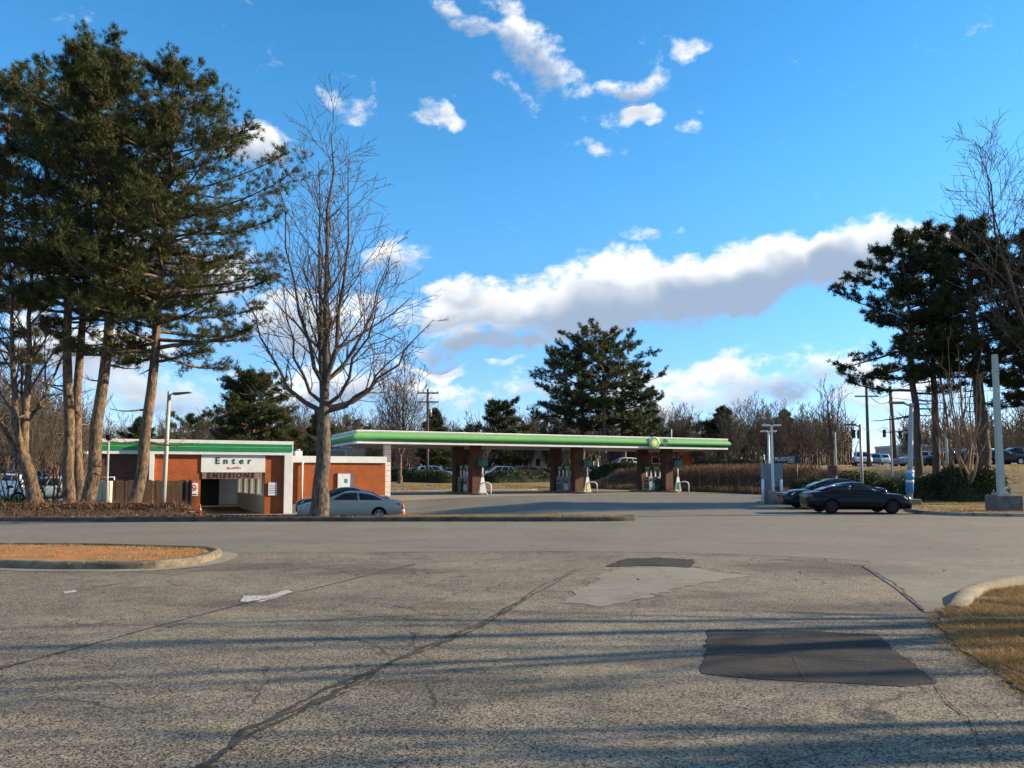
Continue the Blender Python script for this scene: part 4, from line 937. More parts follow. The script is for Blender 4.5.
def light_pole(px, Y, z1, r0, r1, label, m, head=None, square=False, lean=0.0, name='lamp_post', arm=None):
    p = at(px, 500, Y); z = H(p.x, p.y); o = empty(name, (p.x, p.y, z - .02), 0, label, 'lamp post' if head else 'pole')
    b = MB(); hh = z1 - z
    b.tube([(0, 0, -.1), (lean * .5, 0, hh * .5), (lean, 0, hh)], [r0, (r0 + r1) / 2, r1], 4 if square else 12); b.build('shaft', m, o, not square)
    if head == 'led':
        b = MB(); b.tube([(lean, 0, hh - .12), (lean + .25, 0, hh - .1)], .03, 8); a = b.build('arm', steel, o, True)
        b = MB(); b.prism_y([(lean + .2, hh - .16), (lean + .95, hh - .06), (lean + .95, hh - .02), (lean + .22, hh - .06)], -.17, .17); b.build('lamp_head', greyc, a, bevel=.01)
    if head == 'tee':
        for s in (-1, 1):
            b = MB(); b.tube([(lean, 0, hh - .06), (lean + s * .12, 0, hh - .03)], .03, 8); a = b.build('arm', white, o, True)
            b = MB(); b.box(lean + s * .30 - .2, lean + s * .30 + .2, -.16, .16, hh - .05, hh + .05); b.build('lamp_head', white, a, bevel=.02)
    if head == 'arm':
        dx, dz = arm; b = MB(); b.tube([(lean, 0, hh - .15), (lean + dx * .6, 0, hh - .02 + dz), (lean + dx, 0, hh + dz)], .05, 8); a = b.build('arm', m, o, True)
        b = MB(); b.box(lean + dx - .35, lean + dx + .35, -.15, .15, hh + dz - .08, hh + dz + .04); b.build('lamp_head', greyc, a, bevel=.03)
    return o, hh
light_pole(163.2, 33.2, at(165, 391, 33.2).z, .10, .075, 'pale concrete lamp post with dark lamp head in front of the garage', pole_c, 'led', lean=.12)
o, hh = light_pole(106.5, 34.6, at(107, 437, 34.6).z, .055, .045, 'thin white pole with bracket before the garage left end', pole_c, name='thin_pole')
b = MB(); b.box(-.09, .09, -.09, .09, hh - .12, hh + .12); b.tube([(0, 0, hh), (.10, 0, hh + .3)], .02, 6); b.build('bracket', black_m, o)

# traffic cones
def cone(px, py, Y, h, label):
    p = at(px, py, Y); z = H(p.x, p.y) + .012; o = empty('traffic_cone', (p.x, p.y, z), .2, label, 'cone', 'traffic cones')
    b = MB(); b.box(-h * .27, h * .27, -h * .27, h * .27, 0, h * .05); b.build('base', orange, o, bevel=.01)
    b = MB(); b.lathe([(h * .2, h * .05), (h * .125, h * .45)], (0, 0, 0), 16); b.lathe([(h * .095, h * .62), (h * .045, h), (h * .03, h)], (0, 0, 0), 16); b.build('shell', orange, o, True)
    b = MB(); b.lathe([(h * .126, h * .45), (h * .096, h * .62)], (0, 0, 0), 16); b.build('white_band', paper, o, True)
cone(403, 517, 29.6, .58, 'large orange traffic cone behind the silver fastback tail')
cone(266, 516, 31.0, .46, 'small traffic cone at the brick pier, left of a twin')
cone(278.5, 516, 31.0, .46, 'small traffic cone at the foot of the white pillar')
cone(199.8, 516, 30.4, .42, 'small cone at the left corner of the bay')

# ------------------------------------------------------------------ cars
def paint(name, c, metal=.3): return mat(name, c, tuple(x * .93 for x in c), .6, .32, metal, coat=.7)
silver = mat('silver_paint', (.36, .325, .27), (.34, .31, .255), 1, .42, .1, coat=.15); dark = mat('charcoal_paint', (.005, .0055, .008), (.006, .0065, .009), 1, .16, spec=.22); navy = mat('navy_paint', (.009, .011, .020), (.010, .012, .022), 1, .16, spec=.25)
white_p = paint('white_paint', (.7, .71, .71), 0); red_p = paint('red_paint', (.3, .02, .03), .1); grey_p = paint('grey_paint', (.2, .21, .23), .3); blue_p = paint('blue_paint', (.05, .09, .2), .2); teal_p = paint('pale_truck_paint', (.38, .44, .45), .1); black_p = paint('black_paint', (.01, .01, .012), .1)
def make_car(name, body_m, L=4.8, Wd=.92, kind='sedan', dark_wheels=False):
    o = bpy.data.objects.new(name, None); col.objects.link(o)
    k = L / 4.8; X = lambda s: s * k
    if kind == 'sedan':
        st = [(-2.43, .42, .66, .70, .42), (-2.40, .34, .76, .82, .64), (-2.33, .25, .90, .97, .80), (-2.05, .20, .97, 1.05, .89), (-1.3, .17, .96, 1.02, .92), (0, .16, .93, .97, .92), (1.0, .16, .90, .95, .92), (1.7, .17, .86, .93, .91), (2.12, .17, .80, .87, .87), (2.36, .18, .74, .78, .78), (2.43, .22, .67, .70, .68), (2.45, .30, .58, .60, .5)]
        gb = (-2.0, 1.25); gr = (-.95, .28); zbse, zr = .95, 1.45; dip = (.13, .05)
    elif kind == 'suv':
        st = [(-2.35, .48, .95, 1.0, .66), (-2.30, .34, 1.02, 1.08, .82), (-2.0, .28, 1.06, 1.10, .90), (-1.2, .26, 1.06, 1.10, .93), (0, .25, 1.04, 1.08, .93), (1.0, .25, 1.02, 1.07, .93), (1.7, .27, .97, 1.05, .91), (2.15, .30, .86, .96, .84), (2.33, .36, .72, .80, .72), (2.38, .46, .62, .66, .6)]
        gb = (-2.25, 1.15); gr = (-1.85, .25); zbse, zr = 1.05, 1.68; dip = (.10, .04)
    else:   # pickup
        st = [(-2.75, .55, 1.0, 1.02, .80), (-2.72, .45, 1.06, 1.07, .90), (-2.0, .40, 1.08, 1.09, .96), (-.9, .38, 1.08, 1.10, .97), (0, .36, 1.08, 1.12, .97), (1.1, .36, 1.08, 1.14, .97), (1.8, .38, 1.06, 1.13, .95), (2.3, .40, 1.0, 1.08, .90), (2.5, .46, .9, .95, .82), (2.56, .55, .8, .82, .74)]
        gb = (-.75, 1.35); gr = (-.55, .55); zbse, zr = 1.09, 1.80; dip = (.04, .05)
    v = []; f = []
    for (x, zl, zs, ztp, w) in st:
        w *= Wd / .92; zm = zl + (zs - zl) * .55
        half = [(w * .55, zl), (w * .93, zl + .03), (w, zl + (zm - zl) * .5), (w * 1.01, zm), (w * .975, zs - .05), (w * .90, zs + (ztp - zs) * .35), (w * .6, ztp - .012), (0, ztp)]
        ring = [(0, zl)] + half + [(-a, z) for (a, z) in half[-2::-1]]
        v += [(X(x), a, z) for (a, z) in ring]
    n = 16
    for i in range(len(st) - 1):
        for j in range(n): f.append((i * n + j, i * n + (j + 1) % n, (i + 1) * n + (j + 1) % n, (i + 1) * n + j))
    f += [tuple(range(n)), tuple(range(len(v) - 1, len(v) - n - 1, -1))]
    me = bpy.data.meshes.new('body'); me.from_pydata(v, [], [q[::-1] for q in f]); me.update()
    ob = bpy.data.objects.new('body', me); col.objects.link(ob)
    s = ob.modifiers.new('s', 'SUBSURF'); s.levels = 2; s.render_levels = 2
    wx = (-1.40 * k, 1.42 * k) if kind != 'pickup' else (-1.6 * k, 1.68 * k); wr = .32 if kind == 'sedan' else .36 if kind == 'suv' else .40
    cut = MB()
    for x in wx:
        for sd in (-1, 1): cut.lathe([(wr + .05, -.2), (wr + .05, .2)], (x, sd * .86, wr), 24, 'Y')
    co = cut.build('cut', black_m)
    bm_ = ob.modifiers.new('b', 'BOOLEAN'); bm_.object = co; bm_.operation = 'DIFFERENCE'; bm_.solver = 'EXACT'
    dg = bpy.context.evaluated_depsgraph_get(); m2 = bpy.data.meshes.new_from_object(ob.evaluated_get(dg))
    bpy.data.objects.remove(ob); bpy.data.objects.remove(co); m2.materials.clear(); m2.name = 'body'
    body = link_mesh('body', m2, body_m, o, True)
    try: m2.set_sharp_from_angle(angle=R(38))
    except Exception: pass
    b = MB(); b.box(X(-1.9), X(1.95), -.62, .62, .3, .75); b.build('underbody', rubber, o)
    # greenhouse
    NS = 10; gz = Wd / .92
    def side(s_, t):      # s 0 rear .. 1 front, t 0 belt .. 1 roof ; right side has y<0
        xb = X(gb[0] + (gb[1] - gb[0]) * s_); xr = X(gr[0] + (gr[1] - gr[0]) * s_)
        e_ = 4 * (s_ - .5) ** 2
        yb = (.835 - .13 * e_) * gz; yr = (.60 - .07 * e_) * gz
        z0 = zbse - .03; z1 = zr - .035 - dip[0] * (1 - s_) ** 3 - dip[1] * s_ ** 4
        bow = .035 * math.sin(math.pi * t)
        return Vector((xb + (xr - xb) * t, yb + (yr - yb) * t + bow, z0 + (z1 - z0) * (t + .10 * math.sin(math.pi * t) * (1 if kind == 'sedan' else .5))))
    TN = 4; per = []
    lists = []
    for ti in range(TN + 1):
        t = ti / TN; ring = []
        for i in range(NS + 1): q = side(i / NS, t); ring.append(Vector((q.x, -q.y, q.z)))
        fr = side(1, t); 
        for y_ in (-.5, 0, .5): ring.append(Vector((fr.x + .10 * (1 - abs(y_) * 1.2) * (1 - t * .4), y_ * fr.y * 1.2, fr.z)))
        for i in range(NS, -1, -1): ring.append(side(i / NS, t))
        rr = side(0, t)
        for y_ in (.5, 0, -.5): ring.append(Vector((rr.x - .10 * (1 - abs(y_) * 1.2) * (1 - t * .4), y_ * rr.y * 1.2, rr.z)))
        lists.append(ring)
    n = len(lists[0]); m_ = MB(); m_.v = [tuple(p) for r_ in lists for p in r_]
    m_.f = [(i * n + j, i * n + (j + 1) % n, (i + 1) * n + (j + 1) % n, (i + 1) * n + j) for i in range(TN) for j in range(n)]
    # roof skin
    base = TN * n; rows = []
    for i in range(NS + 1):
        l = lists[TN][i]; r_ = lists[TN][2 * NS + 4 - i]; row = [base + i]
        for w_ in (.25, .5, .75): 
            q = l.lerp(r_, w_); q.z += .035 * (1 if w_ == .5 else .75); m_.v.append(tuple(q)); row.append(len(m_.v) - 1)
        row.append(base + 2 * NS + 4 - i); rows.append(row)
    for i in range(NS):
        for j in range(4): m_.f.append((rows[i][j], rows[i + 1][j], rows[i + 1][j + 1], rows[i][j + 1]))
    fi = base + NS + 1; m_.f += [(rows[NS][0], fi, rows[NS][1]), (fi, fi + 1, rows[NS][2], rows[NS][1]), (fi + 1, fi + 2, rows[NS][3], rows[NS][2]), (fi + 2, rows[NS][4], rows[NS][3])]
    ri = base + 2 * NS + 5; m_.f += [(rows[0][4], ri, rows[0][3]), (ri, ri + 1, rows[0][2], rows[0][3]), (ri + 1, ri + 2, rows[0][1], rows[0][2]), (ri + 2, rows[0][0], rows[0][1])]
    cab = m_.build('cabin', body_m, o, True)
    # glass panels a few mm proud of the cabin skin
    def panel(nm, fn, s0, s1, t0, t1, ns=4):
        g = MB(); P_ = [[fn(s0 + (s1 - s0) * i / ns, t0 + (t1 - t0) * j / 3) for i in range(ns + 1)] for j in range(4)]
        g.v = [tuple(p) for r_ in P_ for p in r_]; g.f = [(j * (ns + 1) + i, j * (ns + 1) + i + 1, (j + 1) * (ns + 1) + i + 1, (j + 1) * (ns + 1) + i) for j in range(3) for i in range(ns)]
        x_ = g.build(nm, glass, cab, True); so_ = x_.modifiers.new('thickness', 'SOLIDIFY'); so_.thickness = .006; so_.offset = 0
    wins = [(.10, .46), (.49, .90)] if kind == 'sedan' else [(.07, .26), (.29, .58), (.61, .92)] if kind == 'suv' else [(.12, .48), (.53, .92)]
    for sd in (1, -1):
        for (s0, s1) in wins:
            panel('side_window', lambda s_, t, sd=sd: (lambda q: Vector((q.x, sd * (q.y + .008), q.z)))(side(s_, t)), s0, s1, .16, .86)
    def wind(s_, t):
        q = side(1, t); y_ = (s_ - .5) * 2; bul = .10 * (1 - abs(y_) ** 2 * .36 * 1.6) * (1 - t * .4); return Vector((q.x + max(bul, 0) + .012, y_ * q.y * .9, q.z))
    def rearw(s_, t):
        q = side(0, t); y_ = (s_ - .5) * 2; bul = .10 * (1 - abs(y_) ** 2 * .36 * 1.6) * (1 - t * .4); return Vector((q.x - max(bul, 0) - .012, y_ * q.y * .88, q.z))
    panel('windscreen', wind, 0.02, .98, .10, .92, 6); panel('rear_window', rearw, .03, .97, .16, .90, 6)
    # wheels
    for x in wx:
        for sd in (-1, 1):
            b = MB(); b.lathe([(wr * .62, -.10), (wr * .93, -.105), (wr, -.07), (wr, .07), (wr * .93, .105), (wr * .62, .10)], (x, sd * .80, wr), 28, 'Y'); wh = b.build('tyre', rubber, o, True)
            b = MB(); yy = sd * .905
            for q in range(5):
                a = 2 * math.pi * q / 5 + .3; u_ = Vector((math.cos(a), 0, math.sin(a))); w_ = Vector((-math.sin(a), 0, math.cos(a)))
                cpt = Vector((x, yy, wr)); P4 = [cpt + u_ * .03 + w_ * .045, cpt + u_ * .03 - w_ * .045, cpt + u_ * wr * .62 - w_ * .035, cpt + u_ * wr * .62 + w_ * .035]
                b.add([tuple(p) for p in P4] + [tuple(p + Vector((0, -sd * .03, 0))) for p in P4], [(0, 1, 2, 3), (7, 6, 5, 4), (0, 4, 5, 1), (2, 6, 7, 3), (1, 5, 6, 2), (3, 7, 4, 0)])
            b.lathe([(wr * .66, -.012), (wr * .66, .012), (wr * .60, .014), (wr * .60, -.014)], (x, yy, wr), 24, 'Y'); b.lathe([(.06, -.02), (.06, .02)], (x, yy, wr), 12, 'Y')
            b.build('rim', alloy if not dark_wheels else black_m, wh)
    ei = 1 if kind == 'sedan' else 0; fx = X(st[-2 - ei][0]); rx = X(st[1 + ei][0]); zf = st[-3 - ei][2]; zrr = st[1 + ei][2]
    for sd in (-1, 1):
        b = MB(); b.add([(fx - .26 * k, sd * .875, zf - .14), (fx + .05, sd * .70, zf - .17), (fx + .02, sd * .68, zf - .04), (fx - .40 * k, sd * .85, zf - .01), (fx - .34 * k, sd * .60, zf - .10), (fx - .10, sd * .45, zf - .14), (fx - .12, sd * .44, zf - .02), (fx - .46 * k, sd * .58, zf + .03)], [(0, 1, 2, 3), (7, 6, 5, 4), (0, 4, 5, 1), (2, 6, 7, 3), (1, 5, 6, 2), (3, 7, 4, 0)]); b.build('headlight', hl_m, o, bevel=.02)
        hgt = .14 if kind == 'sedan' else .22 if kind == 'suv' else .3
        b = MB(); b.box(rx - .02, rx + .20, sd * .70 - .10, sd * .70 + .10, zrr - hgt - .02, zrr - .04); b.build('tail_light', tl_m, o, bevel=.03)
        q = side(.93, .08); b = MB(); b.box(q.x - .04, q.x + .12, sd * (q.y + .06), sd * (q.y + .22), q.z + .0, q.z + .14) if sd > 0 else b.box(q.x - .04, q.x + .12, -(q.y + .22), -(q.y + .06), q.z, q.z + .14); b.build('mirror', body_m, o, bevel=.03)
        for hx in (-.75, .22): b = MB(); zz = zbse - .15; b.box(X(hx), X(hx) + .2, sd * .925 * gz - .014, sd * .925 * gz + .014, zz, zz + .03); b.build('door_handle', body_m, o)
    b = MB(); b.box(fx - .03, fx + .045, -.40, .40, .40, .54); b.build('grille', black_m, o, bevel=.02)
    b = MB(); b.box(rx - .055, rx - .02, -.26, .26, zrr - .32, zrr - .18); b.build('number_plate', paper, o)
    if kind == 'pickup':
        b = MB(); b.box(X(-2.62), X(-.85), -.78, .78, 1.0, 1.125); b.build('bed_cover', rubber, o)
    return o
def put(o, x, y, rz, label, group=None, sc=1.0, cat='car', dz=0.015):
    o.location = (x, y, H(x, y) + dz); o.rotation_euler = (0, 0, rz); o.scale = (sc,) * 3; tag(o, label, cat, group); return o
def lvl(o):                                   # tilt to the ground under both axles
    x, y = o.location.x, o.location.y; a = o.rotation_euler.z; d = 1.4
    z1 = H(x + d * math.cos(a), y + d * math.sin(a)); z2 = H(x - d * math.cos(a), y - d * math.sin(a))
    o.rotation_euler = (0, -math.atan2(z1 - z2, 2 * d), a); o.location.z = (z1 + z2) / 2 + .015; return o
p = at(351, 510, 37.6); lvl(put(make_car('parked_sedan', silver, 4.9), p.x, p.y, R(180) + R(6), 'silver fastback sedan parked behind the bare tree trunk'))
p = at(343.5, 510, 42.2); lvl(put(make_car('parked_hatchback', black_p, 4.6, kind='sedan'), p.x, p.y, R(180) + R(12), 'black car parked behind the silver fastback', sc=1.08))
p = at(854.5, 512, 32.4); lvl(put(make_car('parked_sedan', dark, 4.6, dark_wheels=True), p.x, p.y, R(-3), 'dark charcoal sedan with black wheels facing right at the lot exit', sc=.91))
p = at(832, 510, 36.6); lvl(put(make_car('parked_sedan', navy, 4.75), p.x, p.y, R(180 - 4), 'dark navy sedan half hidden behind the charcoal sedan'))
proto = {'sedan': make_car('parked_car', grey_p), 'suv': make_car('parked_car', grey_p, kind='suv'), 'pickup': make_car('pickup_truck', grey_p, 5.4, .98, 'pickup')}
used = {}
def far_car(kind, px, Y, rz, pm, label, group):
    o = proto[kind] if kind not in used else copy_tree(proto[kind]); used[kind] = 1
    p = at(px, 470, Y); put(o, p.x, p.y, rz, label, group); lvl(o)
    recolour(o, {'body': pm, 'cabin': pm, 'mirror': pm, 'door_handle': pm})
PG = 'cars parked beyond the hedges'; SG = 'cars on the main street'
for (kind, px, Y, rz, pm, label, g) in [
    ('pickup', 55, 52, R(200), teal_p, 'pale grey pickup truck between the left pine trunks', None),
    ('suv', 5, 60, R(170), white_p, 'white vehicle at the far left edge behind the trunks', None),
    ('suv', 18, 66, R(200), grey_p, 'grey vehicle behind the leftmost forked trunk', None),
    ('sedan', 401, 92, R(15), navy, 'dark blue car right of the white tiled column', PG),
    ('sedan', 418, 95, R(15), blue_p, 'blue car beyond the hedge under the canopy left end', PG),
    ('suv', 434, 93, R(20), white_p, 'white car left of the leftmost columns', PG),
    ('sedan', 449, 96, R(10), grey_p, 'grey car just left of the leftmost columns', PG),
    ('suv', 497, 95, R(200), white_p, 'white car beyond the hedge right of the leftmost pump', PG),
    ('suv', 530, 97, R(20), red_p, 'red car beyond the hedge between the pumps', PG),
    ('sedan', 545, 98, R(20), dark, 'dark car close right of the red car', PG),
    ('suv', 622, 100, R(200), white_p, 'white car beyond the hedge right of the middle columns', PG),
    ('pickup', 862, 92, R(250), white_p, 'white pickup truck at the far junction beside the lamp post', SG),
    ('suv', 885, 118, R(245), white_p, 'white vehicle climbing the far street', SG),
    ('suv', 876, 104, R(245), grey_p, 'grey vehicle behind the white pickup on the street', SG),
    ('suv', 897, 135, R(245), dark, 'dark vehicle farthest up the street', SG),
    ('sedan', 922, 73, R(182), grey_p, 'grey car on the main street left of the pine trunks', SG),
    ('suv', 944, 75, R(182), blue_p, 'blue vehicle on the main street between the pine trunks', SG),
    ('sedan', 956, 70, R(2), dark, 'dark car on the main street behind the tan stems', SG),
    ('suv', 972, 72, R(182), white_p, 'white vehicle on the main street left of the thick trunk', SG),
    ('sedan', 999, 69, R(2), navy, 'navy car on the main street behind the right light pole', SG),
    ('suv', 1016, 72, R(182), navy, 'dark blue vehicle at the right edge of the main street', SG)]:
    far_car(kind, px, Y, rz, pm, label, g)

# ------------------------------------------------------------------ kiosk, signs, poles on the right
p = at(772.5, 500, 43.0); kz = H(p.x, p.y)
K_ = empty('air_machine', (p.x, p.y, kz), R(-4), 'tall grey blue cabinet machine beside twin lamp posts', 'machine')
b = MB(); b.box(-.52, .52, -.3, .4, .12, 2.25); kb = b.build('cabinet', mat('kiosk_grey', (.20, .215, .225), (.16, .172, .18), 3, .5), K_, bevel=.02)
b = MB(); b.box(-.44, .44, -.315, -.301, .9, 2.1); b.build('front_panel', mat('panel_blue', (.17, .2, .23), None, 3, .4), kb)
b = MB(); b.box(-.75, .75, -.5, .55, -.05, .12); b.build('plinth', kerb_c, K_, bevel=.02)
b = MB(); b.box(.05, .42, -.40, -.302, .25, .95); b.build('coin_box', mat('box_brown', (.06, .055, .05), None, 3, .6), kb, bevel=.02)
def bollard(px, Y, h, label):
    p = at(px, 500, Y); o = empty('bollard', (p.x, p.y, H(p.x, p.y)), 0, label, 'bollard', 'bollards at the machine')
    b = MB(); b.lathe([(.08, -.1), (.08, h - .06), (.05, h), (.01, h + .02)], (0, 0, 0), 12); b.build('pipe', white, o, True)
    b = MB(); b.lathe([(.13, -.1), (.13, .03)], (0, 0, 0), 12); b.build('collar', kerb_c, o, True)
bollard(763.2, 42.5, 1.35, 'white bollard left of the grey machine'); bollard(781.6, 42.5, 1.35, 'white bollard right of the grey machine')
o, hh = light_pole(773.3, 42.2, at(773, 425, 42.2).z, .08, .06, 'white tee headed lamp post in front of the grey machine', white, 'tee')
b = MB(); b.lathe([(.26, 0), (.26, .7), (.2, .74)], (0, 0, 0), 14); b.build('footing', kerb_c, o, True)
light_pole(770, 50, at(768, 431, 50).z, .08, .06, 'white tee headed lamp post behind the grey machine', white, 'tee')
def sign_board(px0, px1, py0, py1, Y, m, label, txt=None, tcol=None, tsize=.3, posts=(.1, .9), pm=steel, border=None, name='sign_board', bold=.004):
    a = at(px0, py1, Y); c = at(px1, py0, Y); zg = min(H(a.x, Y), H(c.x, Y)); o = empty(name, (a.x, Y, zg), 0, label, 'sign')
    w = c.x - a.x; z0, z1 = a.z - zg, c.z - zg
    b = MB(); b.box(0, w, -.06, .06, z0, z1); bd = b.build('board', m, o, bevel=.01)
    for q in posts: b = MB(); b.tube([(w * q, .11, -.1), (w * q, .11, z1 - .03)], .05, 8); b.build('post', pm, o, True)
    if txt:
        for (t, fx, fz, s) in txt: text_mesh('lettering', t, s, tcol, bd, (w * fx, -.065, z0 + (z1 - z0) * fz), bold=bold)
    return o
sign_board(767, 799, 455, 463.5, 52, darksign, 'dark sign with pale lettering above the grey machine', [('TRUIST', .40, .5, .36)], paper, posts=(.06, .94), pm=black_m)
a = at(790.8, 459.6, 52); b = MB()              # square monogram on the dark sign
for (x0, x1, z0, z1) in ((-.2, .2, .17, .2), (-.2, .2, -.2, -.17), (-.2, -.17, -.17, .17), (.17, .2, -.17, .17), (-.13, .13, .05, .09), (-.13, .13, -.06, -.02), (-.07, -.03, -.15, .05), (.03, .07, -.15, .05)): b.box(x0, x1, -.01, 0, z0, z1)
mg = b.build('monogram', paper, [o_ for o_ in bpy.data.objects if o_.get('label', '').startswith('dark sign with pale')][0]); mg.location = (a.x - mg.parent.location.x, -.062, a.z - mg.parent.location.z)
sign_board(828, 836.5, 465.5, 476, 46, mat('sign_maroon', (.16, .04, .045), (.10, .025, .03), 6, .6), 'small maroon sign on a post behind the dark sedans', posts=(.98,), pm=pole_c)
# lamp and signal poles
light_pole(837, 46.5, at(837, 432, 46.5).z, .05, .045, 'thin pale pole beside the small red sign', pole_c, name='thin_pole')
o, hh = light_pole(862.5, 47, at(862.5, 424, 47).z, .11, .07, 'grey street lamp with arm to the left behind the dark sedan', steel, 'arm', arm=(-.62, .0))
o, hh = light_pole(870, 84, at(870, 386, 84).z, .20, .14, 'tall dark utility pole left of the signal', pole_w, name='utility_pole')
b = MB(); b.box(-1.3, 1.3, -.06, .06, hh - 1.2, hh - 1.05); b.build('crossarm', pole_w, o)
o, hh = light_pole(897, 74, at(894, 386, 74).z, .22, .15, 'tall brown utility pole behind the hedge', pole_w, name='utility_pole', lean=-.3)
b = MB(); b.tube([(-.2, 0, hh - .6), (-.2, 0, hh - .2)], .12, 10); b.build('transformer', steel, o, True)
light_pole(893, 52, at(892, 416, 52).z, .07, .06, 'slim grey pole standing in the hedge', pole_c, name='thin_pole')
light_pole(948.5, 60, at(946, 420, 60).z, .11, .09, 'pale pole between the pine trunks and the tan stems', pole_c, name='thin_pole')
light_pole(940, 50, at(938, 440, 50).z, .06, .05, 'short slim stake right of the twin pine trunks', pole_c, name='thin_pole')
o, hh = light_pole(909, 38.5, at(914.5, 403, 38.5).z, .16, .10, 'leaning grey lamp post wrapped in a blue banner', steel, 'arm', lean=.30, arm=(-.75, .05))
p_ = at(909, 500, 38.5); zz = H(p_.x, p_.y)
ban = empty('banner', (p_.x, p_.y, zz), 0, 'light blue banner wrapped round the leaning lamp post', 'banner')
z0, z1 = at(909, 493, 38.5).z - zz, at(909, 470, 38.5).z - zz
b = MB(); b.tube([(.30 * z0 / hh, 0, z0), (.30 * z1 / hh, 0, z1)], .19, 12); bb = b.build('cloth', blue_b, ban, True)
for f0, f1, m_ in ((.86, .98, paper), (.45, .55, paper), (.60, .82, mat('banner_teal', (.03, .30, .42), None, 4, .6))): b = MB(); b.tube([(.30 * (z0 + (z1 - z0) * f0) / hh, 0, z0 + (z1 - z0) * f0), (.30 * (z0 + (z1 - z0) * f1) / hh, 0, z0 + (z1 - z0) * f1)], .194, 12); b.build('stripe', m_, bb, True)
b = MB(); b.box(-.42, .42, -.42, .42, -.05, .42); b.build('footing', kerb_c, o, bevel=.03)
# right lamp pole with big concrete base
o, hh = light_pole(1001.5, 32.0, at(996.5, 354, 32).z, .17, .12, 'tall pale square pole on a concrete block at the right', mat('pole_green', (.40, .43, .37), (.33, .36, .31), 2, .6), name='square_pole', square=True, lean=-.02)
b = MB(); b.box(-.46, .66, -.42, .42, -.1, .80); b.build('concrete_block', mat('block_concrete', (.17, .15, .13), (.09, .08, .07), 3, .95, bump=.5), o, bevel=.05)
b = MB(); b.box(-.26, .26, -.26, .26, .801, .89); b.build('base_plate', steel, o, bevel=.01)
# traffic signals on a span
def signal(px, py, Y, label, back=False):
    p = at(px, py, Y); o = empty('traffic_signal', (p.x, p.y, p.z), 0, label, 'traffic signal', 'traffic signals over the junction')
    b = MB(); b.box(-.2, .2, -.12, .12, -.6, .6); hs_ = b.build('housing', black_m, o, bevel=.03)
    for k, m_ in ((.38, mat('lens_red', (.10, .01, .01), None, 3, .3)), (0, mat('lens_amber', (.10, .05, .005), None, 3, .3)), (-.38, mat('lens_green', (.01, .08, .04), None, 3, .3))):
        b = MB(); b.lathe([(.14, 0), (.14, .03)], (0, -.15, k), 12, 'Y'); b.build('lens', m_, hs_)
        b = MB(); b.tube([(0, -.12, k + .02), (0, -.32, k + .02)], .17, 10, False); b.build('visor', black_m, hs_)
    b = MB(); b.tube([(0, 0, .6), (0, 0, .95)], .025, 6); b.build('hanger', black_m, o); o.scale = (.68,) * 3
def wire(name, P, sag, label, r=.034):
    b = MB(); pts_ = []
    for a, c in zip(P, P[1:]):
        for k in range(12):
            t = k / 12; q = Vector(a).lerp(Vector(c), t); q.z -= sag * 4 * t * (1 - t); pts_.append(tuple(q))
    pts_.append(tuple(P[-1])); b.tube(pts_, r, 4); return tag(b.build(name, black_m), label, 'wire', 'overhead wires')
signal(853.5, 434, 72, 'traffic signal head left of the street lamp pole'); signal(858.8, 434.5, 72, 'traffic signal head close to the street lamp pole')
signal(884.2, 433.5, 80, 'traffic signal head between the two utility poles'); signal(900, 435, 84, 'traffic signal head right of the brown utility pole'); signal(907, 437.5, 72, 'traffic signal head farthest right over the junction')
wire('span_wire', [at(845, 428, 72), at(862, 428.5, 72.5), at(884, 427.0, 80), at(900, 429, 84), at(930, 424, 76)], .25, 'span wire carrying the traffic signals', .025)
wire('power_line', [at(870, 389, 84), at(894, 388, 74), at(1100, 372, 60)], .9, 'power line running right from the utility poles')
wire('power_line', [at(870, 396, 84), at(893, 398, 74), at(1100, 392, 60)], .7, 'lower power line running right from the utility poles')
# utility pole at the left behind the canopy
o, hh = light_pole(427, 88, at(427.5, 389, 88).z, .19, .13, 'utility pole with crossarms behind the canopy left end', pole_w, name='utility_pole')
for dz_ in (.45, 1.5): b = MB(); b.box(-1.25, 1.25, -.07, .07, hh - dz_ - .08, hh - dz_ + .08); b.build('crossarm', pole_w, o)
for k in (-1.1, -.5, .5, 1.1): b = MB(); b.lathe([(.05, 0), (.06, .12), (.03, .2)], (k, 0, hh - .37), 8); b.build('insulator', steel, o)
b = MB(); b.tube([(.3, -.2, hh - 3.2), (.3, -.2, hh - 2.3)], .22, 10); b.build('transformer', steel, o, True)
light_pole(672.5, 84, at(672.5, 429, 84).z, .07, .05, 'thin white pole behind the right end of the canopy', white, name='flag_pole')

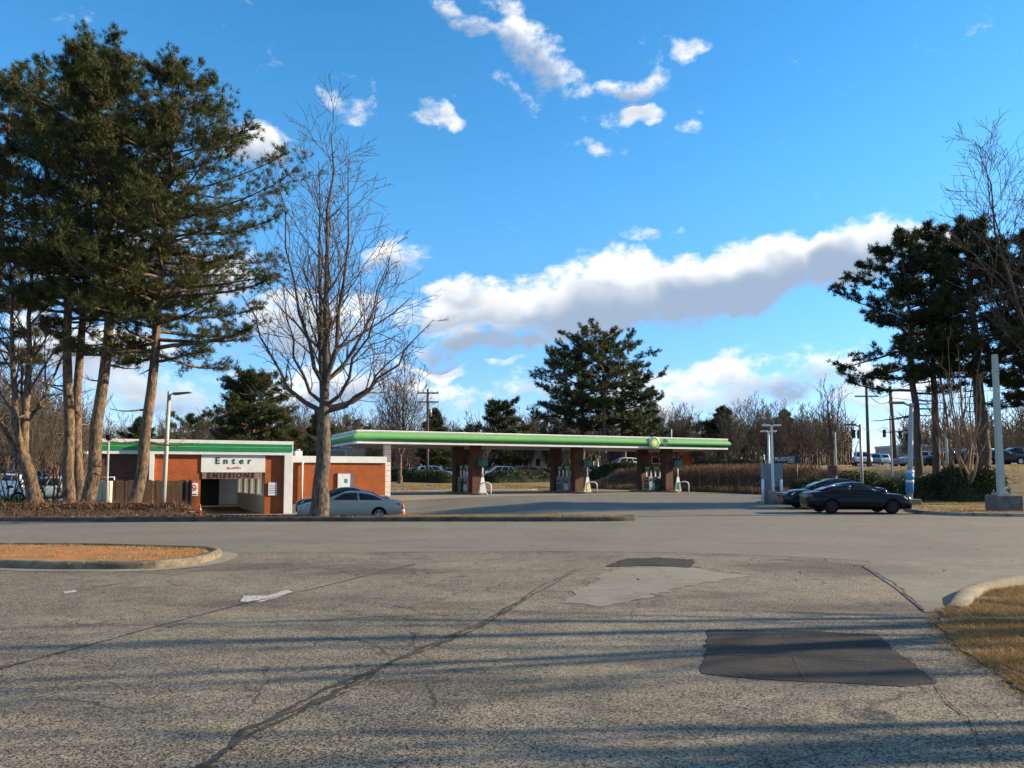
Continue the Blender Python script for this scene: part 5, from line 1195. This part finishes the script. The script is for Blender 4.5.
# ------------------------------------------------------------------ buildings behind
def bld(name, px0, px1, Y, z1, depth, m, label, rz=0.0, roof=None, band=None, wins=None):
    a = at(px0, 470, Y); c = at(px1, 470, Y); zg = min(H(a.x, Y), H(c.x, Y)) - .3; w = c.x - a.x
    o = empty(name, (a.x, Y, zg), rz, label, 'building')
    b = MB(); b.box(0, w, 0, depth, 0, z1 - zg); b.build('wall', m, o)
    if band: b = MB(); b.box(-.1, w + .1, -.12, depth + .1, z1 - zg + .002, z1 - zg + band); b.build('cornice', white, o)
    if roof:
        hr, rm = roof; zz_ = z1 - zg + .003; e = .5
        m_ = MB(); m_.add([(-e, -e, zz_), (w + e, -e, zz_), (w + e, depth + e, zz_), (-e, depth + e, zz_), (w / 2, depth / 2, zz_ + hr)], [(0, 1, 4), (1, 2, 4), (2, 3, 4), (3, 0, 4), (3, 2, 1, 0)]); rf = m_.build('roof', rm, o)
        b = MB(); b.lathe([(.35, zz_ + hr - .4), (.35, zz_ + hr + .1), (.05, zz_ + hr + .6)], (w / 2, depth / 2, 0), 8); b.build('finial', rm, rf)
    for (f0, f1, g0, g1) in wins or []:
        hz_ = z1 - zg; f_ = MB(); f_.box(w * f0, w * f1, -.05, .02, hz_ * g0, hz_ * g1); fo = f_.build('window', white, o)
        f_ = MB(); f_.box(w * f0 + .12, w * f1 - .12, -.06, -.051, hz_ * g0 + .12, hz_ * g1 - .12); f_.build('pane', glass, fo)
    return o
bld('far_store', 645, 712, 118, at(680, 447, 118).z, 11, brick, 'brick building with green pyramid roof behind the canopy right end', roof=(at(672, 425, 124).z - at(680, 438, 124).z + .6, roof_g), wins=[(.1, .25, .3, .6), (.4, .55, .3, .6), (.72, .9, .3, .6)])
bld('far_house', 505, 545, 125, at(520, 446, 125).z, 9, cream, 'cream walled building behind the pumps', band=.3, wins=[(.15, .3, .3, .6), (.45, .6, .3, .6), (.75, .9, .3, .6)])
bld('far_brick_house', -30, 48, 88, at(20, 452, 88).z, 10, brick_d, 'brown brick building behind the leftmost trunks', band=.35, wins=[(.2, .32, .3, .65), (.45, .57, .3, .65), (.7, .82, .3, .65)])
bld('far_shop', 610, 640, 120, at(620, 452, 120).z, 9, brick_d, 'brown building in the woods behind the rightmost pump', band=.3, wins=[(.2, .45, .3, .6), (.6, .85, .3, .6)])
bld('street_shop', 905, 960, 150, at(930, 447, 150).z, 12, grey_wall, 'grey building far along the main street', band=.5, wins=[(.1, .3, .2, .6), (.4, .6, .2, .6), (.7, .9, .2, .6)])

# ------------------------------------------------------------------ hero trees
def T(px, py, Y, x, y):                       # pixel on the plane Y -> local coordinates of a tree standing at x, y
    p = at(px, py, Y); return (p.x - x, p.y - y, p.z - H(x, y) + .05)
# bare tree in the strip
Yb = 27.35; p = at(320, 512, Yb); bx, by = p.x, p.y
def ld(px, py, dy, r, s0): q = T(px, py, Yb, bx, by); return ((q[0], dy, q[2]), r, s0)
leaders = [ld(248, 300, -.6, .34, 0), ld(266, 262, 1.6, .27, .04), ld(290, 190, -1.5, .32, .10), ld(312, 150, 1.0, .46, .02), ld(356, 168, -.8, .42, .06), ld(384, 228, 1.8, .30, .12), ld(398, 280, -1.6, .28, .03), ld(428, 316, .6, .34, 0), ld(412, 345, -1.2, .26, 0), ld(300, 240, 2.6, .24, .2), ld(352, 250, -2.8, .24, .24), ld(330, 132, 0, .60, 0)]
HP = dict(wob=.11, up=.05, rmin=.0075, n=[4, 5, 4, 3], lref=2.2, t0=.2, ang=(26, 56), lift=.10, ratio=(.5, .8), taper=.3, dens=1.15, side=1.0)
q = T(324, 408, Yb, bx, by)
bare_tree('bare_tree', bx, by, 14.2, .30, 'large leafless tree with dark trunk in the strip before the parked cars', None, 5, leaders, fork=q[2] / 14.2, maxlev=3, P=HP, lean=(q[0], 0))
# pines at the left
def hero(px, py, Y, tops, r, h_py, label, seed, **kw):
    p = at(px, py, Y); x, y = p.x, p.y; h = at(px, h_py, Y).z - H(x, y) + .06
    tk = [(0, 0, 0)] + [(lambda q: (q[0], dy, q[2]))(T(a, b_, Y, x, y)) for (a, b_, dy) in tops]
    tk.append((tk[-1][0] + .1, tk[-1][1], h)) if tk[-1][2] < h else None
    return pine('pine_tree', x, y, h, r, label, 'pines at the left', seed, trunk=tk, **kw)
DN = dict(nsub=12, tuft=8, blades=20, ln=.21, wd=.024)
wide = lambda t: (.62 + .38 * math.sin(math.pi * min(1, t * 1.1))) * (1 - .60 * t ** 2.6)
hero(70, 502, 31.5, [(68, 370, 0), (62, 240, .3), (70, 120, .3)], .23, 60, 'pine with straight trunk second from the left', 21, c0=.42, rad=4.6, env=wide, nbr=80, **DN)
hero(85, 506, 30.8, [(95, 430, 0), (104, 370, .2), (110, 220, .2), (96, 110, .2)], .26, 50, 'tallest pine with pale trunk leaning right at the left', 22, c0=.42, rad=5.0, env=wide, nbr=88, **DN)
hero(80, 500, 33.5, [(77, 380, 0), (92, 200, .0)], .22, 76, 'dark trunked pine standing behind the pale leaning trunk', 23, c0=.36, rad=4.6, env=wide, nbr=62, **DN)
hero(-14, 500, 36.0, [(-10, 380, 0), (4, 200, .0)], .22, 72, 'pine at the left edge behind the forked tree', 25, c0=.34, rad=4.6, env=wide, nbr=62, **DN)
hero(134, 510, 30.4, [(143, 440, 0), (152, 370, 0), (162, 250, .2), (172, 120, .2)], .23, 76, 'pine with leaning trunk standing before the board fence', 24, c0=.33, rad=5.3, env=wide, nbr=96, bias=(None, 0.0, .2), **DN)
# forked tree at the left edge
p = at(38, 503, 31.0); x, y = p.x, p.y
FP = dict(BP); FP['n'] = [6, 6, 4, 3]; FP['dens'] = 1.2
q0 = T(24, 455, 31, x, y)
bare_tree('forked_tree', x, y, 9.5, .30, 'forked tree with pale orange trunk at the left edge', None, 31,
          [((T(-14, 395, 31, x, y)[0], .4, T(0, 395, 31, x, y)[2]), .60), ((T(8, 330, 31, x, y)[0], -.3, T(8, 230, 31, x, y)[2]), .55), ((T(26, 330, 31, x, y)[0], .2, T(26, 210, 31, x, y)[2]), .66)],
          fork=q0[2] / 9.5, maxlev=3, P=FP, bark=bark_pine, twm=bark_pine, lean=(q0[0], 0))
# thicket of bare stems behind the left trunks
SP = dict(wob=.08, up=.10, rmin=.010, n=[5, 5, 4, 3], lref=2.5, t0=.25, ang=(18, 42), lift=.2, ratio=(.45, .7), taper=.35, dens=1.0)
for k, (px, Y, h, lb) in enumerate([(8, 44, 7.5, 'leafless grey thicket shrub at the left edge'), (30, 46, 7.0, 'leafless grey thicket shrub behind the forked trunk'), (52, 44, 7.2, 'leafless grey thicket shrub between the forked tree and the pines'), (68, 50, 8.0, 'leafless grey thicket shrub close to the straight pine trunk')]):
    p = at(px, 490, Y); bare_tree('bare_shrub', p.x, p.y, h, .09, lb, 'leafless shrubs behind the left pines', 40 + k, fork=.08, maxlev=2, P=SP, spread=.8, nlead=7, twm=twig_far)

# right pines on the hedge bank
sparse = lambda t: (.75 + .25 * math.sin(math.pi * t)) * (1 - .62 * t ** 2.2)
def rp(px, Y, h_py, r, label, seed, lean=0.0, **kw):
    p = at(px, 480, Y); x, y = p.x, p.y; h = at(px, h_py, Y).z - H(x, y)
    return pine('pine_tree', x, y, h, r, label, 'pines at the right', seed, trunk=[(0, 0, 0), (lean, 0, h)], nm=needle_d, bark=mat('dark_bark', (.13, .095, .07), (.05, .037, .028), 4, .95, bump=.8, stretch=(2, 2, .6)), **kw)
rp(921, 45, 236, .26, 'left one of twin pine trunks on the hedge bank', 51, -.6, c0=.40, rad=4.4, env=sparse, nbr=34, nsub=11, tuft=9, blades=15, ln=.28, wd=.05, bias=(None, math.pi, .22), dead=12)
rp(936, 46, 232, .25, 'right one of twin pine trunks on the hedge bank', 52, .2, c0=.52, rad=3.4, env=sparse, nbr=32, nsub=11, tuft=9, blades=15, ln=.28, wd=.05, dead=10)
rp(985, 43, 226, .40, 'thick dark pine trunk left of the square pole', 53, -.4, c0=.44, rad=4.0, env=sparse, nbr=56, nsub=11, tuft=9, blades=15, ln=.28, wd=.05, dead=12)
rp(1046, 44, 236, .34, 'dark pine reaching in at the right edge', 54, 0, c0=.36, rad=4.4, env=sparse, nbr=56, nsub=11, tuft=9, blades=15, ln=.28, wd=.05, dead=8)
# multi-stem tan trees and tall bare tree at the right
TP = dict(wob=.09, up=.10, rmin=.012, n=[3, 4, 3, 3], lref=2.5, t0=.3, ang=(18, 40), lift=.15, ratio=(.45, .7), taper=.35, dens=.6, side=.8)
for k, (px, Y, hp, lb) in enumerate([(955, 44, 300, 'tan multi stemmed leafless tree between the right pines'), (968, 42, 325, 'smaller tan stemmed leafless tree by the thick pine')]):
    p = at(px, 482, Y); h = at(px, hp, Y).z - H(p.x, p.y); bare_tree('crape_tree', p.x, p.y, h, .17, lb, 'tan stemmed trees on the hedge bank', 60 + k, fork=.1, maxlev=2, P=TP, spread=.38, nlead=4, bark=bark_pine, twm=twig_tan)
p = at(1070, 480, 40); bare_tree('bare_tree', p.x, p.y, at(1040, 150, 40).z, .3, 'tall leafless tree whose crown enters at the right edge', None, 66, fork=.3, maxlev=3, P=dict(HP, rmin=.010), spread=.75, nlead=8)

# leafless trees off to the right whose shadows cross the driveway
for k, (x, y, h, lb) in enumerate([(15.5, 9.8, 11, 'leafless tree right of the driveway near the grass corner'), (20.5, 7.4, 12.5, 'taller leafless tree right of the driveway'), (13.0, 5.6, 8.5, 'young leafless tree right of the driveway')]):
    bare_tree('street_tree', x, y, h, .22, lb, 'leafless trees beside the driveway', 70 + k, fork=.25, maxlev=2, P=dict(BP, rmin=.014, n=[3, 3, 3, 3], dens=.5), spread=.7, nlead=4)

# ------------------------------------------------------------------ mid and far trees
def far_pine(name, px, Y, h_py, rad, label, group, seed, c0=.3, **kw):
    p = at(px, 470, Y); x, y = p.x, p.y; h = at(px, h_py, Y).z - H(x, y)
    args = dict(nbr=46, nsub=8, tuft=6, blades=9, ln=.5, wd=.11, nm=needle_b, dead=3, c0=c0, rad=rad); args.update(kw)
    return pine(name, x, y, h, .22 + h * .008, label, group, seed, **args)
rnd_env = lambda t: .35 + .75 * math.sqrt(max(0, 1 - ((t - .30) / .74) ** 2))
G4 = 'pines behind the middle of the canopy'
CK = dict(env=rnd_env, nbr=46, nsub=9, tuft=6, blades=11, ln=.42, wd=.075)
far_pine('pine_tree', 566, 98, 354, 4.8, 'left dark pine of the clump behind the canopy', G4, 81, .30, **CK)
far_pine('pine_tree', 583, 101, 338, 4.8, 'tallest pine in the middle of the clump', G4, 82, .34, **CK)
far_pine('pine_tree', 604, 97, 336, 4.8, 'lit green pine right of centre in the clump', G4, 83, .34, **dict(CK, nm=needle))
far_pine('pine_tree', 624, 100, 350, 4.8, 'right pine of the clump with drooping side branches', G4, 84, .30, **CK)
far_pine('pine_tree', 642, 99, 385, 3.6, 'short pine at the right foot of the clump', G4, 85, .26, **dict(CK, nbr=34))
bush = lambda t: .22 + .88 * math.sqrt(max(0, 1 - ((t - .34) / .70) ** 2))
far_pine('bushy_pine', 251, 68, 380, 3.4, 'dense round dark pine above the garage roof', None, 86, .10, env=bush, nbr=130, nsub=10, ln=.30, wd=.055, blades=12, tuft=7, nm=needle)
far_pine('pine_tree', 434, 105, 411, 3.0, 'small pine behind the utility pole', None, 87, .2)
far_pine('pine_tree', 503, 115, 404, 3.4, 'small round pine left of the tall clump', None, 88, .15, env=bush, nbr=60)
far_pine('pine_tree', 724, 105, 408, 3.6, 'dark pine at the right end of the canopy', None, 89, .3)
far_pine('pine_tree', 785, 112, 412, 3.6, 'dark pine in the brown woods above the dark sign', None, 90, .2)
far_pine('pine_tree', 318, 110, 412, 4.0, 'dark pine behind the store roof', None, 91, .15)
far_pine('pine_tree', 137, 120, 420, 4.2, 'dark pine far behind the garage', None, 92, .15)
# bare trees behind the station: a few built, then copies with their own turn and size
WP = dict(wob=.10, up=.07, rmin=.020, n=[5, 5, 4, 3], lref=3.0, t0=.2, ang=(25, 50), lift=.16, ratio=(.45, .72), taper=.35, dens=1.1)
def far_bare(px, Y, h_py, label, group, seed, **kw):
    p = at(px, 470, Y); h = at(px, h_py, Y).z - H(p.x, p.y)
    a = dict(fork=.22, maxlev=3, P=WP, spread=.55, nlead=5, twm=twig_far); a.update(kw)
    return bare_tree('bare_tree', p.x, p.y, h, .12 + h * .008, label, group, seed, **a)
far_bare(400, 84, 352, 'tall leafless tree right of the white tiled column', None, 101, P=dict(WP, rmin=.016, dens=1.6), spread=.4, bark=bark_pine)
far_bare(833, 66, 378, 'pale slender leafless tree above the navy sedan', None, 102, P=dict(WP, rmin=.013, n=[4, 4, 3, 3], dens=.8), spread=.32)
far_bare(484, 92, 425, 'low leafless tree right of the leftmost columns', None, 103)
wood_proto = []
for k in range(6):
    o = bare_tree('bare_tree', 0, 0, 11.5, .17, 'leafless brown tree in the woods behind the station', 'woods behind the station', 110 + k, fork=.16, maxlev=3, P=dict(WP, n=[5, 5, 4, 3]), spread=.62, nlead=6, twm=twig_far)
    wood_proto.append(o)
rw = random.Random(5); first = [True] * 6
spots = []
for px in range(694, 846, 8): spots.append((px + rw.uniform(-3, 3), rw.uniform(86, 112), 447 - 40 * math.sin(min(1, (px - 690) / 60) * math.pi / 2) + rw.uniform(-8, 26)))
for px in range(300, 560, 9): spots.append((px + rw.uniform(-4, 4), rw.uniform(106, 135), rw.choice((rw.uniform(400, 415), rw.uniform(418, 432), rw.uniform(430, 444)))))
for px in range(540, 700, 9): spots.append((px + rw.uniform(-4, 4), rw.uniform(106, 130), rw.choice((rw.uniform(404, 415), rw.uniform(420, 442)))))
for px in range(100, 230, 16): spots.append((px + rw.uniform(-4, 4), rw.uniform(110, 135), rw.uniform(410, 432)))
for px in range(905, 1050, 10): spots.append((px + rw.uniform(-4, 4), rw.uniform(92, 120), rw.uniform(424, 440)))
for px in range(-20, 90, 14): spots.append((px + rw.uniform(-4, 4), rw.uniform(70, 90), rw.uniform(360, 410)))
def wood_label(px):
    for lim, s in ((95, 'leafless brown tree in the far woods behind the left pine trunks'), (240, 'leafless brown tree in the far woods behind the garage'), (450, 'leafless brown tree in the far woods behind the store'), (560, 'leafless brown tree in the far woods behind the leftmost pumps'), (695, 'leafless brown tree in the far woods behind the pine clump'), (880, 'leafless brown tree in the woods on the brown bank')):
        if px < lim: return s
    return 'leafless brown tree far along the main street at the right'
for i, (px, Y, hp) in enumerate(spots):
    k = i % 6; o = wood_proto[k] if first[k] else copy_tree(wood_proto[k]); first[k] = False
    p = at(px, 470, Y); h = max(4.0, at(px, hp, Y).z - H(p.x, p.y)); s = h / 11.5
    o.location = (p.x, p.y, H(p.x, p.y) - .1); o.rotation_euler = (0, 0, rw.uniform(0, 6.28)); o.scale = (s * rw.uniform(.9, 1.2), s * rw.uniform(.9, 1.2), s)
    lb = wood_label(px); tag(o, lb, 'tree', lb.replace('leafless brown tree', 'leafless trees'))
# distant wooded ridge that closes the horizon
def ridge():
    tb = Tubes(); r = random.Random(9)
    for i in range(5200):
        px = r.uniform(-260, 1300); Y = r.uniform(150, 210)
        if 852 < px < 905: continue
        p = at(px, 470, Y); z = H(p.x, p.y) - .5
        h = r.uniform(7, 15) * (.8 + .4 * mnoise.noise(Vector((p.x * .03, 3, 0)))); lx, ly = r.gauss(0, .8), r.gauss(0, .6)
        tb.add([(p.x, p.y, z), (p.x + lx * .5, p.y + ly * .5, z + h * .6), (p.x + lx, p.y + ly, z + h)], [.16, .11, .03], 3)
        for c in range(5):
            t = r.uniform(.3, .9); s = Vector((p.x + lx * t, p.y + ly * t, z + h * t)); d = Vector((r.gauss(0, 1), r.gauss(0, 1), r.uniform(.6, 1.8))).normalized() * h * r.uniform(.18, .38)
            tb.add([tuple(s), tuple(s + d * .5), tuple(s + d + Vector((0, 0, .3)))], [.09, .07, .03], 3)
    o = tb.build('distant_woods', twig_far); tag(o, 'far off mass of bare brown woods along the horizon', kind='stuff')
ridge()
for k, (px, Y, hp, rad) in enumerate([(190, 150, 420, 5), (205, 160, 426, 5), (350, 150, 424, 5), (462, 150, 434, 4), (540, 150, 425, 5), (690, 150, 428, 5)]):
    far_pine('far_conifer', px, Y, hp, rad, ['far conifer just right of the concrete lamp post', 'far conifer left of the dense round pine', 'far conifer behind the store roof gear', 'far conifer above the leftmost columns', 'far conifer left foot of the pine clump', 'far conifer by the green pyramid roof'][k], 'far conifers', 130 + k, .1, env=bush, nbr=30, nsub=6, tuft=5, blades=7, ln=.8, wd=.2)

# ------------------------------------------------------------------ hedges, banks, ground cover
def leaf_cloud(pts, dirs, size, r):
    n = len(pts); P_ = np.array(pts); a = r.normal(0, 1, (n, 3)); a /= np.linalg.norm(a, axis=1, keepdims=True); c = np.cross(a, r.normal(0, 1, (n, 3))); c /= np.linalg.norm(c, axis=1, keepdims=True) + 1e-9
    s = size * r.uniform(.6, 1.3, (n, 1)); V = np.stack([P_ - a * s, P_ + c * s * .5, P_ + a * s, P_ - c * s * .5], 1).reshape(-1, 3)
    return V, np.arange(4 * n).reshape(-1, 4)
def hedge(px0, px1, Y, h, depth, label, group, seed, n=4000, size=.07, Y1=None, m=None, sink=0.0):
    r = np.random.default_rng(seed); a = at(px0, 490, Y); c = at(px1, 490, Y1 or Y); L_ = math.hypot(c.x - a.x, c.y - a.y)
    mx, my = (a.x + c.x) / 2, (a.y + c.y) / 2; ang = math.atan2(c.y - a.y, c.x - a.x)
    o = empty('hedge', (mx, my, H(mx, my) - sink), ang, label, 'hedge', group); ca, sa = math.cos(ang), math.sin(ang); z00 = o.location.z
    def gz(x, y): return H(mx + x * ca - y * sa, my + x * sa + y * ca) - z00
    def R_(x, an):   # lumpy cross section
        lump = 1 + .22 * mnoise.noise(Vector((x * .7 + seed, math.cos(an) * 1.3, math.sin(an) * 1.3))) + .10 * mnoise.noise(Vector((x * 2.3 + seed, math.cos(an) * 3, math.sin(an) * 3)))
        end = max(0.0, 1 - (abs(x) / (L_ / 2)) ** 6) ** .5; return lump * max(end, .02)
    nx = max(8, int(L_ * 2)); na = 10; V = []; Fc = []
    for i in range(nx + 1):
        x = -L_ / 2 + L_ * i / nx
        for j in range(na + 1):
            an = math.pi * j / na; q = R_(x, an) * .86; y = math.cos(an) * depth / 2 * q; V.append((x, y, gz(x, y) + max(0, math.sin(an)) ** .6 * h * q - .05))
    for i in range(nx):
        for j in range(na): k = i * (na + 1) + j; Fc.append((k, k + 1, k + na + 2, k + na + 1))
    mm = MB(); mm.v = V; mm.f = Fc; mm.build('filler_core', hedge_fill if m is None else m[1], o, True)  # solid filler core added behind the leaves to make the hedge opaque
    pts_ = []
    for i in range(n):
        x = r.uniform(-L_ / 2, L_ / 2); an = math.acos(r.uniform(-1, 1)); q = R_(x, an) * r.uniform(.80, 1.08); y = math.cos(an) * depth / 2 * q
        pts_.append((x, y, gz(x, y) + max(0, math.sin(an)) ** .6 * h * q * r.uniform(.55 if r.random() < .3 else .95, 1)))
    v, f = leaf_cloud(pts_, None, size, r); np_mesh('leaves', v, f, hedge_m if m is None else m[0], o); return o
RH = 'dark hedges at the right'
hedge(903, 962, 44.5, 1.45, 2.8, 'long low dark hedge behind the blue banner post', RH, 1, 6000)
hedge(940, 1000, 43.0, 2.05, 3.6, 'high dark hedge mound left of the square pole', RH, 2, 9000)
hedge(872, 930, 50, 1.35, 2.5, 'clipped hedge behind the dark sedan nose', RH, 3, 6000)
hedge(838, 880, 54, 1.7, 2.5, 'hedge with yellowish top above the navy sedan roof', RH, 4, 5000)
hedge(792, 832, 54, 1.3, 2.2, 'dark shrub row on the bank right of the grey machine', RH, 5, 4000, Y1=52)
hedge(780, 808, 60, .55, 1.2, 'low reddish brown hedge line below the dark sign', RH, 12, 1500, m=(brush_l, brush_m))
hedge(690, 766, 92, 1.0, 2.2, 'long dark hedge on top of the brown bank', RH, 6, 7000, .10, Y1=80)
BH = 'hedges behind the pumps'
hedge(392, 456, 87, 1.25, 2.2, 'dark hedge between the tiled column and the leftmost columns', BH, 7, 5000, .10)
hedge(484, 552, 89, 1.3, 2.5, 'dark hedge between the leftmost and the middle columns', BH, 8, 5000, .10, Y1=94)
hedge(585, 640, 95, 1.1, 2.2, 'dark hedge between the middle and the rightmost columns', BH, 9, 5000, .10)
hedge(-20, 34, 40, 1.0, 2.0, 'dark green hedge at the left edge under the forked tree', None, 10, 4000)
hedge(34, 72, 40.5, .55, 1.6, 'low dark shrub row before the pale pickup', None, 11, 2500)
# brown bank with its slim fence
bank = [(7, 88), (12, 80.5), (16.2, 72.6), (20.3, 61), (21.6, 56.5), (25.5, 57), (26.5, 62), (23.5, 74), (19, 84), (13, 93)]
structure(sheet('brown_bank', brush_m, bank, .03, res=1.5), 'brown overgrown bank behind the right end of the lot')
tag(blades_mesh('bank_brush', scatter(bank, 26000, .0, 3, .62, .5), .25, .75, .06, .35, brush_l, 3), 'dry brown brush covering the bank', kind='stuff')
fp = [(4.5, 85.5), (12, 79.5), (16, 71.8), (19.9, 61), (21.8, 53), (22.6, 50.2)]
fo = empty('picket_fence', (fp[0][0], fp[0][1], H(*fp[0])), 0, 'slim dark metal fence along the foot of the brown bank', 'fence')
loc = lambda x, y, z: (x - fp[0][0], y - fp[0][1], z - H(*fp[0]))
pk = MB(); rl = MB()
for (a, c) in zip(fp, fp[1:]):
    L_ = math.hypot(c[0] - a[0], c[1] - a[1]); n = int(L_ / 2.4)
    for k in range(n + 1):
        x, y = a[0] + (c[0] - a[0]) * k / max(n, 1), a[1] + (c[1] - a[1]) * k / max(n, 1); z = H(x, y)
        b = MB(); b.tube([loc(x, y, z - .1), loc(x, y, z + 1.5)], .035, 6); b.build('post', black_m, fo)
    m2 = int(L_ / .3)
    for k in range(m2):
        x, y = a[0] + (c[0] - a[0]) * k / m2, a[1] + (c[1] - a[1]) * k / m2; z = H(x, y); pk.tube([loc(x, y, z + .05), loc(x, y, z + 1.42)], .009, 3)
    steps = 6
    for hh_ in (.15, 1.38): rl.tube([loc(a[0] + (c[0] - a[0]) * t / steps, a[1] + (c[1] - a[1]) * t / steps, H(a[0] + (c[0] - a[0]) * t / steps, a[1] + (c[1] - a[1]) * t / steps) + hh_) for t in range(steps + 1)], .02, 4)
tag(pk.build('pickets', black_m, fo), kind='stuff'); rl.build('rails', black_m, fo)
# kerb line along the back of the lot
bk = [uv(u, v) for u, v in ((-8, 13.5), (4, 13.8), (14, 14.2), (22, 14.6))]
structure(curb('back_kerb', smooth_path(bk, 5), .18, .16, -.1), 'pale kerb along the back of the lot')

# grass, leaves
def gr(name, pts_, hmin, hmax, wd, lean, m, seed, label): return tag(blades_mesh(name, pts_, hmin, hmax, wd, lean, m, seed), label, kind='stuff')
corner_vis = [p for p in corner_poly]
fringe = [(p[0] - .16, p[1] - .04) for p in edge[:-1]] + [edge[-2], (9.2, 4.2), (10.5, 10.6)] + [(p[0] + .05, p[1] - .28) for p in cor[-30:]]
gr('corner_grass', scatter(corner_vis, 100000, .010, 1, .92, 2.2, box=(3.4, 10.0, 4.0, 11.2)) + scatter(fringe, 9000, .008, 21, .75, 5.0, box=(3.2, 6.2, 4.0, 9.6)), .02, .075, .007, 1.4, leaf_mat('corner_straw', (.13, .072, .022), (.46, .29, .10), .3), 1, 'short dry tan grass on the lower right corner')
gr('island_grass', [p_ for p_ in scatter(isl, 15000, .09, 2, 1.0, .9, box=(-16, -4.8, 13.0, 18.5)) if random.random() < (.30 if 14.0 < p_[1] < 15.7 and p_[0] < -7.0 else 1)], .02, .07, .013, .7, straw, 2, 'sparse dry grass on the clay island')
gr('strip_grass', scatter([(p[0], p[1]) for p in stripP], 15000, .12, 3, .9, .8, box=(-4.5, 4.4, 26.7, 28.1)), .03, .11, .018, .7, straw, 4, 'dry tan grass on the right end of the planting strip')
gr('verge_grass', scatter(verge_poly, 40000, .09, 5, .8, .5, box=(17, 36, 29.5, 48)), .04, .10, .03, .7, straw, 5, 'dry tan grass on the right verge')
mid_g = [uv(u, v) for u, v in ((-10, 14), (26, 14.8), (26, 24), (-10, 24))]
gr('mid_grass', scatter(mid_g, 22000, .0, 6, .85, .4), .06, .18, .06, .7, straw, 6, 'dry tan grass behind the back kerb of the lot')
tb_ = [(18, 55), (31, 50), (60, 50), (60, 60), (33, 62.5), (26, 66)]
gr('bank_grass', scatter(tb_, 22000, .0, 7, .8, .4), .05, .16, .05, .7, straw, 7, 'dry tan grass on the rise before the main street')
def litter(name, poly, n, size, dz, seed, m, label, box=None, lift=.06):
    r = np.random.default_rng(seed); P_ = np.array(scatter(poly, n, dz, seed, .85, .8, box)); P_[:, 2] += r.uniform(0, lift, len(P_))
    v, f = leaf_cloud(P_, None, size, r); v = v.copy(); c = v.reshape(-1, 4, 3); zc = c[:, :, 2].mean(1, keepdims=True); c[:, :, 2] = zc + (c[:, :, 2] - zc) * .5
    return tag(np_mesh(name, c.reshape(-1, 3), f, m), label, kind='stuff')
bed = [(-26, 26.8), (-13, 26.8), (-8, 26.75), (-4.5, 26.8), (-4.5, 27.9), (-8, 28.0), (-12.0, 28.4), (-12, 33), (-14, 34.8), (-26, 35.5)]
litter('fallen_leaves', bed, 26000, .075, .10, 8, dead_leaf, 'brown fallen leaves under the left pines')
gr('bed_stems', scatter(bed, 9000, .08, 9, .9, .9, box=(-26, -12.4, 27.4, 34)), .08, .32, .03, .5, brush_l, 9, 'dry brown stems in the leaf bed')
litter('scattered_leaves', [(-9, 14), (-4, 12), (9, 8), (12, 13.4), (6, 15.2), (2, 17), (-5, 17.5), (-9, 18.5)], 90, .03, .012, 10, dead_leaf, 'scattered small dead leaves on the driveway', lift=.01)
